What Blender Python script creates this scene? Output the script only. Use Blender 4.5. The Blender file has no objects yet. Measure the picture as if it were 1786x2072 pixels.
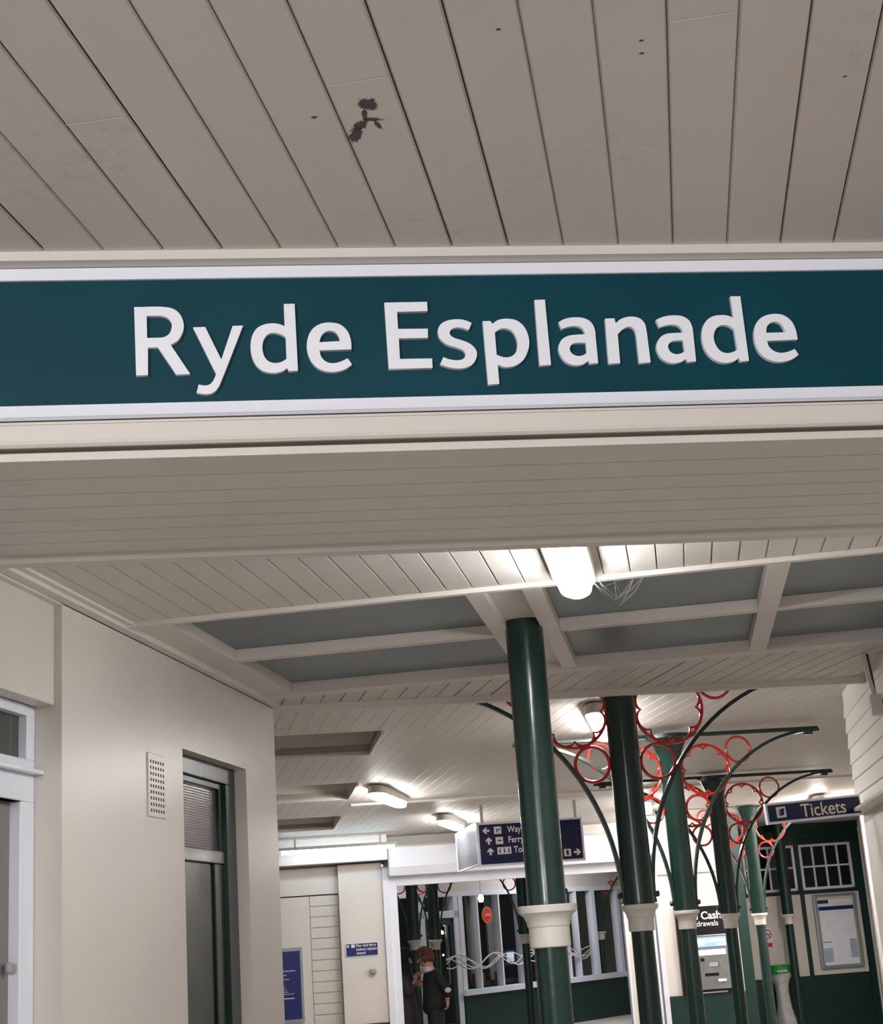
import bpy, bmesh, math, random
from mathutils import Vector, Matrix
random.seed(7)
C = bpy.context.scene.collection
SC = bpy.context.scene
# ---------------------------------------------------------------- camera, world, exposure
SK = math.radians(15.7277)          # the fascia, the far hall and its shop fronts stand skewed to the near wall by this
PITCH, ROLL, YAW = math.radians(15.571), math.radians(-4.0216), math.radians(8.0163)
CAM_Z = 1.6
def make_camera():
    cd = bpy.data.cameras.new('camera'); cam = bpy.data.objects.new('camera', cd); C.objects.link(cam)
    cd.sensor_fit = 'VERTICAL'; cd.sensor_height = 24.0; cd.lens = 3047.8 / 2072 * 24.0
    cd.clip_start = 0.05; cd.clip_end = 200
    head = YAW                       # camera looks to the left of +Y
    fwd0 = Vector((-math.sin(head), math.cos(head), 0)); right0 = Vector((math.cos(head), math.sin(head), 0)); up0 = Vector((0, 0, 1))
    fwd = fwd0 * math.cos(PITCH) + up0 * math.sin(PITCH)
    up = up0 * math.cos(PITCH) - fwd0 * math.sin(PITCH)
    c, s = math.cos(ROLL), math.sin(ROLL)
    r2 = right0 * c + up * s
    u2 = -right0 * s + up * c
    m = Matrix((( r2.x, u2.x, -fwd.x), (r2.y, u2.y, -fwd.y), (r2.z, u2.z, -fwd.z))).to_4x4()
    m.translation = Vector((0, 0, CAM_Z)); cam.matrix_world = m
    SC.camera = cam
make_camera()
W = bpy.data.worlds.new('world'); SC.world = W; W.use_nodes = True
W.node_tree.nodes['Background'].inputs[0].default_value = (0.74, 0.73, 0.75, 1)
W.node_tree.nodes['Background'].inputs[1].default_value = 0.36
SC.view_settings.view_transform = 'Standard'; SC.view_settings.look = 'None'
SC.view_settings.gamma = 1; SC.view_settings.use_curve_mapping = False
SC.view_settings.exposure = 0.5
EMIT = 46.0            # brightness of the lamp diffusers
def area_lamp(name, loc, target, sx, sy, power, col=(1, .97, .93)):
    ld = bpy.data.lights.new(name, 'AREA'); ld.shape = 'RECTANGLE'; ld.size = sx; ld.size_y = sy; ld.energy = power; ld.color = col
    o = bpy.data.objects.new(name, ld); C.objects.link(o); o.location = loc
    o.rotation_euler = (Vector(target) - Vector(loc)).to_track_quat('-Z', 'Y').to_euler()
# lamps of the forecourt behind the camera
area_lamp('forecourt_lamp', (-1.7, -3.2, 2.55), (-.1, 2.5, 2.5), 1.6, 0.5, 110, (.93, .96, 1))
area_lamp('forecourt_ceiling_lamp', (0.3, -1.2, 2.6), (0.2, -0.4, 0), 1.2, 0.3, 60, (1, .96, .9))

# ---------------------------------------------------------------- materials
def s2l(c): return tuple(((v / 255) / 12.92 if v / 255 <= .04045 else ((v / 255 + .055) / 1.055) ** 2.4) for v in c)
def mat(name, rgb, rough=.5, metal=0, var=.05, scale=3., bump=.0, bscale=40., emit=None, estr=0, coat=0, alpha=1, trans=0, ior=1.45, spec=.5):
    m = bpy.data.materials.new(name); m.use_nodes = True; nt = m.node_tree; b = nt.nodes['Principled BSDF']
    col = s2l(rgb)
    b.inputs['Roughness'].default_value = rough; b.inputs['Metallic'].default_value = metal
    b.inputs['Coat Weight'].default_value = coat; b.inputs['Coat Roughness'].default_value = .08
    b.inputs['Alpha'].default_value = alpha; b.inputs['Transmission Weight'].default_value = trans; b.inputs['IOR'].default_value = ior
    b.inputs['Specular IOR Level'].default_value = spec
    tc = nt.nodes.new('ShaderNodeTexCoord'); nz = nt.nodes.new('ShaderNodeTexNoise'); nz.inputs['Scale'].default_value = scale; nz.inputs['Detail'].default_value = 5
    nt.links.new(tc.outputs['Object'], nz.inputs['Vector'])
    mr = nt.nodes.new('ShaderNodeMapRange'); mr.inputs[1].default_value = .3; mr.inputs[2].default_value = .7
    mr.inputs[3].default_value = 1 - var; mr.inputs[4].default_value = 1 + var
    nt.links.new(nz.outputs['Fac'], mr.inputs[0])
    mx = nt.nodes.new('ShaderNodeVectorMath'); mx.operation = 'SCALE'; mx.inputs[0].default_value = col
    nt.links.new(mr.outputs[0], mx.inputs['Scale']); nt.links.new(mx.outputs[0], b.inputs['Base Color'])
    if bump:
        n2 = nt.nodes.new('ShaderNodeTexNoise'); n2.inputs['Scale'].default_value = bscale; n2.inputs['Detail'].default_value = 4
        nt.links.new(tc.outputs['Object'], n2.inputs['Vector'])
        bp = nt.nodes.new('ShaderNodeBump'); bp.inputs['Strength'].default_value = bump; bp.inputs['Distance'].default_value = .01
        nt.links.new(n2.outputs['Fac'], bp.inputs['Height']); nt.links.new(bp.outputs[0], b.inputs['Normal'])
    if emit:
        b.inputs['Emission Color'].default_value = (*s2l(emit), 1); b.inputs['Emission Strength'].default_value = estr
    m.diffuse_color = (*col, 1)
    return m
def stained(name, rgb, rough, spots, dirt=.25, scale=2.2):
    """painted boards with grime patches and a few peeled spots (x, y, rx, ry, angle) given on the board surface"""
    m = mat(name, rgb, rough, var=.03, scale=2.5, bump=.05, bscale=18)
    nt = m.node_tree; b = nt.nodes['Principled BSDF']; L = nt.links
    src = b.inputs['Base Color'].links[0].from_socket
    tc = [n for n in nt.nodes if n.type == 'TEX_COORD'][0]
    n1 = nt.nodes.new('ShaderNodeTexNoise'); n1.inputs['Scale'].default_value = scale; n1.inputs['Detail'].default_value = 2
    n2 = nt.nodes.new('ShaderNodeTexNoise'); n2.inputs['Scale'].default_value = scale * 16; n2.inputs['Detail'].default_value = 6; n2.inputs['Roughness'].default_value = .8
    L.new(tc.outputs['Object'], n1.inputs['Vector']); L.new(tc.outputs['Object'], n2.inputs['Vector'])
    a = nt.nodes.new('ShaderNodeMapRange'); a.inputs[1].default_value = .56; a.inputs[2].default_value = .72; L.new(n1.outputs['Fac'], a.inputs[0])
    c = nt.nodes.new('ShaderNodeMapRange'); c.inputs[1].default_value = .52; c.inputs[2].default_value = .68; L.new(n2.outputs['Fac'], c.inputs[0])
    mu = nt.nodes.new('ShaderNodeMath'); mu.operation = 'MULTIPLY'; L.new(a.outputs[0], mu.inputs[0]); L.new(c.outputs[0], mu.inputs[1])
    mu2 = nt.nodes.new('ShaderNodeMath'); mu2.operation = 'MULTIPLY'; mu2.inputs[1].default_value = dirt; L.new(mu.outputs[0], mu2.inputs[0])
    mix = nt.nodes.new('ShaderNodeMix'); mix.data_type = 'RGBA'; L.new(mu2.outputs[0], mix.inputs[0]); L.new(src, mix.inputs[6]); mix.inputs[7].default_value = (*s2l((90, 82, 72)), 1)
    out = mix.outputs[2]
    for (x, y, rx, ry, ang) in spots:
        mp = nt.nodes.new('ShaderNodeMapping'); mp.vector_type = 'TEXTURE'
        mp.inputs['Location'].default_value = (x, y, 0); mp.inputs['Rotation'].default_value = (0, 0, ang); mp.inputs['Scale'].default_value = (rx, ry, 1000)
        L.new(tc.outputs['Object'], mp.inputs['Vector'])
        ln = nt.nodes.new('ShaderNodeVectorMath'); ln.operation = 'LENGTH'; L.new(mp.outputs[0], ln.inputs[0])
        n3 = nt.nodes.new('ShaderNodeTexNoise'); n3.inputs['Scale'].default_value = 140; n3.inputs['Detail'].default_value = 3; L.new(tc.outputs['Object'], n3.inputs['Vector'])
        ad = nt.nodes.new('ShaderNodeMath'); ad.operation = 'MULTIPLY_ADD'; ad.inputs[1].default_value = 1.3; L.new(n3.outputs['Fac'], ad.inputs[0]); L.new(ln.outputs['Value'], ad.inputs[2])
        r = nt.nodes.new('ShaderNodeMapRange'); r.inputs[1].default_value = 1.45; r.inputs[2].default_value = 1.75; r.inputs[3].default_value = .93; r.inputs[4].default_value = 0
        L.new(ad.outputs[0], r.inputs[0])
        mx = nt.nodes.new('ShaderNodeMix'); mx.data_type = 'RGBA'; L.new(r.outputs[0], mx.inputs[0]); L.new(out, mx.inputs[6]); mx.inputs[7].default_value = (*s2l((48, 42, 40)), 1)
        out = mx.outputs[2]
    L.new(out, b.inputs['Base Color'])
    return m
M = {}
M['cream'] = mat('cream_paint', (217, 209, 202), .42, var=.03, bump=.08, bscale=25)
M['cream_boards'] = stained('cream_boards', (210, 203, 195), .5, [], .18)
M['near_boards'] = stained('near_ceiling_boards', (213, 206, 201), .5,
    [(-.3455, 1.974, .0145, .019, 0), (-.3560, 2.000, .004, .018, .2), (-.3480, 2.018, .016, .0055, .35), (-.3430, 2.036, .0042, .015, -.2), (-.3700, 2.030, .010, .017, .5), (-.3820, 2.056, .0105, .026, .35), (.064, 1.912, .004, .003, 0), (.063, 1.945, .004, .003, 0),
     (-.431, 1.988, .005, .004, 0), (-.131, 1.832, .004, .003, 0), (.363, 2.09, .004, .003, 0)], .4)
M['wall_plaster'] = mat('wall_plaster', (211, 203, 195), .32, var=.035, scale=1.2, bump=.1, bscale=7)
M['groove'] = mat('dark_joint', (62, 55, 48), .8)
M['white'] = mat('white_gloss', (228, 229, 238), .3, var=.01, bump=.05)
M['letter'] = mat('white_letter', (232, 232, 238), .45, var=.015, scale=20)
M['letter_side'] = mat('letter_side', (176, 180, 190), .5)
M['sign_green'] = mat('sign_green', (6, 60, 72), .5, spec=.2, var=.12, scale=3.2, bump=.05, bscale=6)
M['green'] = mat('dark_green_gloss', (28, 53, 47), .24, var=.1, scale=6, bump=.1, bscale=14, coat=.15)
M['green_wall'] = mat('dark_green_paint', (20, 50, 44), .32, var=.08, scale=3, bump=.05)
M['door_green'] = mat('door_green_gloss', (22, 44, 38), .28, var=.06, bump=.12, bscale=16, coat=.1)
M['red'] = mat('red_gloss', (206, 44, 36), .25, var=.1, scale=14, bump=.1, coat=.3)
M['capital'] = mat('white_capital', (214, 208, 198), .4, var=.05, scale=14, bump=.1)
M['skylight'] = mat('dull_rooflight_glass', (112, 122, 124), .35, var=.06, scale=2, bump=.05, bscale=5)
M['navy'] = mat('navy_sign', (10, 16, 62), .22, var=.05)
M['navy2'] = mat('navy_poster', (30, 42, 104), .25, var=.08, scale=6)
M['text'] = mat('sign_text_white', (222, 214, 214), .5, var=.0)
M['cream_text'] = mat('sign_text_cream', (226, 212, 190), .5, var=.0)
M['glass'] = mat('dark_glass', (62, 66, 64), .06, var=.1, spec=.8)
M['clear'] = mat('clear_glass', (40, 48, 48), .03, trans=.0, alpha=.06, spec=.15)
M['grey_glass'] = mat('grey_glass', (120, 116, 112), .12, var=.1, scale=1)
M['grey'] = mat('grey_plastic', (158, 158, 160), .4)
M['metal'] = mat('brushed_metal', (150, 150, 152), .35, metal=.8, var=.1, scale=12)
M['poster_grey'] = mat('poster_frame_grey', (150, 158, 166), .35, metal=.3)
M['black'] = mat('black_gloss', (10, 12, 16), .3)
M['floor'] = mat('paving', (178, 171, 164), .6, var=.1, scale=1.5, bump=.2, bscale=20)
M['lamp'] = mat('lamp_diffuser', (240, 248, 255), .4, emit=(247, 249, 250), estr=EMIT)
M['lamp_far'] = mat('lamp_diffuser_far', (240, 248, 255), .4, emit=(249, 247, 243), estr=EMIT * 1.0)
M['lamp_office'] = mat('lamp_diffuser_office', (240, 248, 255), .4, emit=(249, 247, 243), estr=EMIT * 1.9)
M['cladding'] = mat('cladding_white', (238, 233, 226), .4, var=.02)
M['tube'] = mat('tube_glow', (240, 248, 255), .4, emit=(222, 240, 255), estr=13)
M['lamp_base'] = mat('lamp_base', (190, 186, 178), .5)
M['screen'] = mat('lit_screen', (90, 120, 220), .3, emit=(110, 140, 235), estr=1.6)
M['screen_white'] = mat('lit_strip', (220, 240, 245), .3, emit=(215, 240, 250), estr=1.9)
M['bulb'] = mat('bulb', (255, 250, 240), .3, emit=(255, 248, 235), estr=6)

# ---------------------------------------------------------------- mesh helpers
class MB:
    def __init__(s): s.v = []; s.f = []; s.mi = []
    def add(s, vs, fs, mi=0):
        o = len(s.v); s.v += [tuple(v) for v in vs]; s.f += [tuple(i + o for i in f) for f in fs]; s.mi += [mi] * len(fs); return s
    def box(s, x0, x1, y0, y1, z0, z1, mi=0):
        return s.add([(x0, y0, z0), (x1, y0, z0), (x1, y1, z0), (x0, y1, z0), (x0, y0, z1), (x1, y0, z1), (x1, y1, z1), (x0, y1, z1)],
                     [(0, 3, 2, 1), (4, 5, 6, 7), (0, 1, 5, 4), (1, 2, 6, 5), (2, 3, 7, 6), (3, 0, 4, 7)], mi)
    def prism(s, poly, fn, a, b, mi=0):
        """poly of 2D points, fn(u, v, t) -> xyz, extruded t from a to b"""
        n = len(poly); vs = [fn(u, v, a) for u, v in poly] + [fn(u, v, b) for u, v in poly]
        fs = [(i, (i + 1) % n, n + (i + 1) % n, n + i) for i in range(n)] + [tuple(range(n))[::-1], tuple(range(n, 2 * n))]
        return s.add(vs, fs, mi)
    def lathe(s, prof, seg=28, cx=0, cy=0, mi=0, fx=1, fy=1):
        n = len(prof); vs = []
        for i in range(seg):
            t = 2 * math.pi * i / seg
            vs += [(cx + r * math.cos(t) * fx, cy + r * math.sin(t) * fy, z) for r, z in prof]
        fs = []
        for i in range(seg):
            j = (i + 1) % seg
            for k in range(n - 1): fs.append((i * n + k, j * n + k, j * n + k + 1, i * n + k + 1))
        fs.append(tuple(i * n for i in range(seg))[::-1]); fs.append(tuple(i * n + n - 1 for i in range(seg)))
        return s.add(vs, fs, mi)
    def tube(s, pts, r, seg=10, ry=None, up=(0, 1, 0), closed=False, mi=0, square=False):
        P = [Vector(p) for p in pts]; n = len(P); up = Vector(up); vs = []
        for i, p in enumerate(P):
            if closed: t = P[(i + 1) % n] - P[i - 1]
            else: t = P[min(i + 1, n - 1)] - P[max(i - 1, 0)]
            t.normalize(); a = up - t * up.dot(t)
            if a.length < 1e-4: a = Vector((1, 0, 0)) - t * t.x
            a.normalize(); b = t.cross(a); rr = r[i] if isinstance(r, (list, tuple)) else r
            r2 = rr if ry is None else ry
            if square:
                for (u, w) in ((-1, -1), (1, -1), (1, 1), (-1, 1)): vs.append(p + a * r2 * u + b * rr * w)
            else:
                for k in range(seg):
                    q = 2 * math.pi * k / seg; vs.append(p + a * r2 * math.cos(q) + b * rr * math.sin(q))
        m = 4 if square else seg; fs = []
        for i in range(n if closed else n - 1):
            j = (i + 1) % n
            for k in range(m): fs.append((i * m + k, i * m + (k + 1) % m, j * m + (k + 1) % m, j * m + k))
        if not closed: fs += [tuple(range(m))[::-1], tuple(range((n - 1) * m, n * m))]
        return s.add(vs, fs, mi)
    def each(s, name, mats, parent=None, n=8, **k):
        """one part per box"""
        out = []; F = 6 if n == 8 else None
        for i in range(0, len(s.v), 8):
            q = MB(); q.v = s.v[i:i + 8]; q.f = [tuple(j - i for j in f) for f in s.f if i <= f[0] < i + 8]; q.mi = [0] * len(q.f); out.append(q.build(name, mats, parent, **k))
        return out
    def build(s, name, mats, parent=None, loc=None, rotz=0, rot=None, smooth=False, bevel=0, kind=None, fix=True):
        me = bpy.data.meshes.new(name); me.from_pydata(s.v, [], s.f)
        ms = mats if isinstance(mats, (list, tuple)) else [mats]
        for m in ms: me.materials.append(M[m] if isinstance(m, str) else m)
        for p, mi in zip(me.polygons, s.mi): p.material_index = mi; p.use_smooth = False
        bm = bmesh.new(); bm.from_mesh(me)
        if fix: bmesh.ops.recalc_face_normals(bm, faces=bm.faces)
        bm.to_mesh(me); bm.free(); me.update()
        o = bpy.data.objects.new(name, me); C.objects.link(o)
        if loc: o.location = loc
        if rot: o.rotation_euler = rot
        elif rotz: o.rotation_euler = (0, 0, rotz)
        if parent: o.parent = parent
        if bevel:
            md = o.modifiers.new('bevel', 'BEVEL'); md.width = bevel; md.segments = 2; md.limit_method = 'ANGLE'; md.angle_limit = .6
        if smooth:
            me.shade_smooth()
            me.set_sharp_from_angle(angle=.6)
        if kind: o['kind'] = kind
        return o
def tag(o, label, cat, group=None):
    o['label'] = label; o['category'] = cat
    if group: o['group'] = group
    return o
def thing(name, label, cat, loc=(0, 0, 0), rotz=0, group=None):
    o = bpy.data.objects.new(name, None); C.objects.link(o); o.empty_display_size = .2
    o.location = loc; o.rotation_euler = (0, 0, rotz); return tag(o, label, cat, group)
def W2(a, n, z=0):   # skewed hall coordinates -> world
    return (a * math.cos(SK) - n * math.sin(SK), a * math.sin(SK) + n * math.cos(SK), z)
def struct(mb, name, mats, **k):
    return mb.build(name, mats, kind='structure', **k)
def copy_tree(o, parent=None):
    c = o.copy(); C.objects.link(c); c.parent = parent
    for ch in list(o.children):
        copy_tree(ch, c)
    return c
def text_mesh(name, body, size, mats, parent, loc, depth=.002, bold=0, sx=1, align='LEFT', rot=(math.pi / 2, 0, 0)):
    cu = bpy.data.curves.new(name, 'FONT'); cu.body = body; cu.size = size; cu.extrude = depth; cu.offset = bold; cu.align_x = align
    t = bpy.data.objects.new(name, cu); C.objects.link(t); bpy.context.view_layer.update()
    dg = bpy.context.evaluated_depsgraph_get(); me = bpy.data.meshes.new_from_object(t.evaluated_get(dg))
    bpy.data.objects.remove(t); me.materials.clear(); me.materials.append(M[mats])
    for v in me.vertices: v.co.x *= sx
    o = bpy.data.objects.new(name, me); C.objects.link(o); o.parent = parent; o.location = loc; o.rotation_euler = rot
    return o
def zc(n): return 2.955 - .0205 * (n - 8.26)     # far ceiling falls slightly
def zf(n): return 0.0 if n < 8.5 else -.0115 * (n - 8.5)
# ---------------------------------------------------------------- ceilings
def clip_half(poly, f):
    out = []; n = len(poly)
    for i in range(n):
        p, q = poly[i], poly[(i + 1) % n]; fp, fq = f(p), f(q)
        if fp >= 0: out.append(p)
        if (fp >= 0) != (fq >= 0):
            t = fp / (fp - fq); out.append((p[0] + (q[0] - p[0]) * t, p[1] + (q[1] - p[1]) * t))
    return out
def board_ceiling(name, region, zfun, w, off, ang=0, g=.0055, depth=.006, gap=.0011, mats=('cream_boards', 'groove'), x0=-9, x1=9, joints=()):
    """boards run along +Y turned by ang; region: convex polygon in world xy; each joint a V-groove with a dark slit; a slab above"""
    mb = MB(); ca, sa = math.cos(ang), math.sin(ang)
    loc = [(x * ca + y * sa, -x * sa + y * ca) for x, y in region]
    xs = [p[0] for p in loc]; k0 = math.floor((min(xs) - off) / w) - 1; k1 = math.ceil((max(xs) - off) / w) + 1
    def emit(xa, xb, za, zb, mi):
        poly = clip_half(loc, lambda p: p[0] - xa); poly = clip_half(poly, lambda p: xb - p[0]) if poly else []
        if len(poly) < 3: return
        vs = []
        for u, v in poly:
            X, Y = u * ca - v * sa, u * sa + v * ca; t = (u - xa) / (xb - xa)
            vs.append((X, Y, zfun(X, Y) + za + (zb - za) * t))
        mb.add(vs, [tuple(range(len(vs)))], mi)
    rnd = random.Random(3)
    for k in range(k0, k1):
        a = off + k * w; b = a + w; gg = g * rnd.uniform(.75, 1.25); gp = gap * rnd.uniform(.5, 1.9)
        emit(a + gp, a + gg, depth, 0, 0); emit(a + gg, b - gg * .45, 0, 0, 0); emit(b - gg * .45, b, 0, depth * .8, 0); emit(a, a + gp, depth * 3, depth * 3, 1)
    # slab above
    vs = [(u * ca - v * sa, u * sa + v * ca) for u, v in loc]
    n = len(vs); lo = [(x, y, zfun(x, y) + .03) for x, y in vs]; hi = [(x, y, zfun(x, y) + .08) for x, y in vs]
    mb.add(lo + hi, [tuple(range(n)), tuple(range(n, 2 * n))] + [(i, (i + 1) % n, n + (i + 1) % n, n + i) for i in range(n)], 0)
    for (jx0, jx1, jy0, jy1) in joints:
        z = zfun(jx0, jy0)
        mb.add([(jx0, jy0, z - .0006), (jx1, jy1, z - .0006), (jx1, jy1 + .0030, z - .0006), (jx0, jy0 + .0030, z - .0006)], [(0, 1, 2, 3)], 2)
    return mb.build(name, mats, kind='structure', fix=False)
M['ridge'] = mat('paint_ridge', (236, 230, 222), .4)
nearpoly = [W2(-3.6, 2.49), W2(-3.6, -6), W2(6, -6), W2(6, 2.49)]
NW = .0832 * 1.197
o = board_ceiling('ceiling', [(p[0], p[1]) for p in nearpoly], lambda x, y: 2.797, NW, 0.0, g=.0058, mats=('near_boards', 'groove', 'ridge'),
    joints=[(-.398 + .004, -.303, 1.906, 1.906), (-.797 + .004, -.702, 1.908, 1.908), (.105, .196, 1.874, 1.874)])
FW = .0797 * 1.25
# boards between the fascia and the rooflight
n1 = 3.2
def onA(n, x): return (x, (n + x * math.sin(SK)) / math.cos(SK))
poly = [onA(n1, -2.4), onA(n1, 3.2), (3.2, 5.555), (-2.4, 5.555)]
board_ceiling('ceiling', poly, lambda x, y: 2.85, FW, -.547 * 1.25, g=.005, depth=.007)
# skewed wedge of boards behind the rooflight
ND = SK + math.radians(3.5)
poly = [(-2.4, 7.72), (6, 7.72), onA(8.24, 6), onA(8.24, -2.4)]
board_ceiling('ceiling', poly, lambda x, y: 2.85, .105, .03, ang=ND, g=.005, depth=.006, gap=.003)
# far hall ceiling with the coffer openings left out
def zfar(x, y): return zc(-x * math.sin(SK) + y * math.cos(SK))
COF = [(10.01, 11.15), (12.81, 14.07), (15.53, 16.96)]
edges = [8.26]; segs = []
ns = 8.26
def rect(a0, a1, n0, n1): return [tuple(W2(a0, n0)[:2]), tuple(W2(a1, n0)[:2]), tuple(W2(a1, n1)[:2]), tuple(W2(a0, n1)[:2])]
board_ceiling('ceiling', rect(.85, 13, 8.26, 20.6), zfar, .1, .03, ang=ND, g=.0022, depth=.003, gap=.0007)
last = 8.26
for c0, c1 in COF + [(20.6, 20.6)]:
    board_ceiling('ceiling', rect(-6, .85, last, c0), zfar, .1, .03, ang=ND, g=.0022, depth=.003, gap=.0007); last = c1
for c0, c1 in COF:
    mb = MB(); z0 = zc(c0); z1 = z0 + .34
    mb.box(-6, .87, c0 - .02, c0, z0, z1); mb.box(-6, .87, c1, c1 + .02, zc(c1), z1); mb.box(.85, .87, c0, c1, zc(c1), z1); mb.box(-6, .87, c0 - .02, c1 + .02, z1, z1 + .03)
    struct(mb, 'trim_1', 'cream_boards', rotz=SK)
# ---------------------------------------------------------------- fascia beam that carries the station sign
prof = [(2.48, 2.80), (2.48, 2.7795), (2.5215, 2.7795), (2.5215, 2.4875), (2.4925, 2.4875), (2.49, 2.4855), (2.49, 2.4500), (2.4925, 2.4445), (2.498, 2.4405), (2.502, 2.4405),
        (2.506, 2.4480), (2.540, 2.4480), (2.540, 2.4375), (2.5196, 2.4375), (2.5196, 2.4232)]
z = 2.4232; g = .0026
for q in (2.625, 2.723, 2.808, 2.897, 2.977, 3.065):
    prof += [(q - g, z), (q - g * .4, z + .007), (q + g * .4, z + .007), (q + g, z)]
prof += [(3.140, z), (3.144, z + .008), (3.183, z + .008), (3.184, z - .010), (3.222, z - .010), (3.222, 2.93), (2.48, 2.93)]
mb = MB(); mb.prism(prof, lambda u, v, t: (t, u, v), -3.4, 6)
struct(mb, 'trim_2', 'cream_boards', rotz=SK)
mb2 = MB()
for q in (2.625, 2.723, 2.808, 2.897, 2.977, 3.065): mb2.box(-3.4, 6, q - .0013, q + .0013, z + .0022, z + .0065)
mb2.box(-3.4, 6, 2.4896, 2.493, 2.4835, 2.4862); mb2.box(-3.4, 6, 2.4898, 2.4915, 2.4782, 2.4787)
struct(mb2, 'trim_2', 'groove', rotz=SK)
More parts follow.
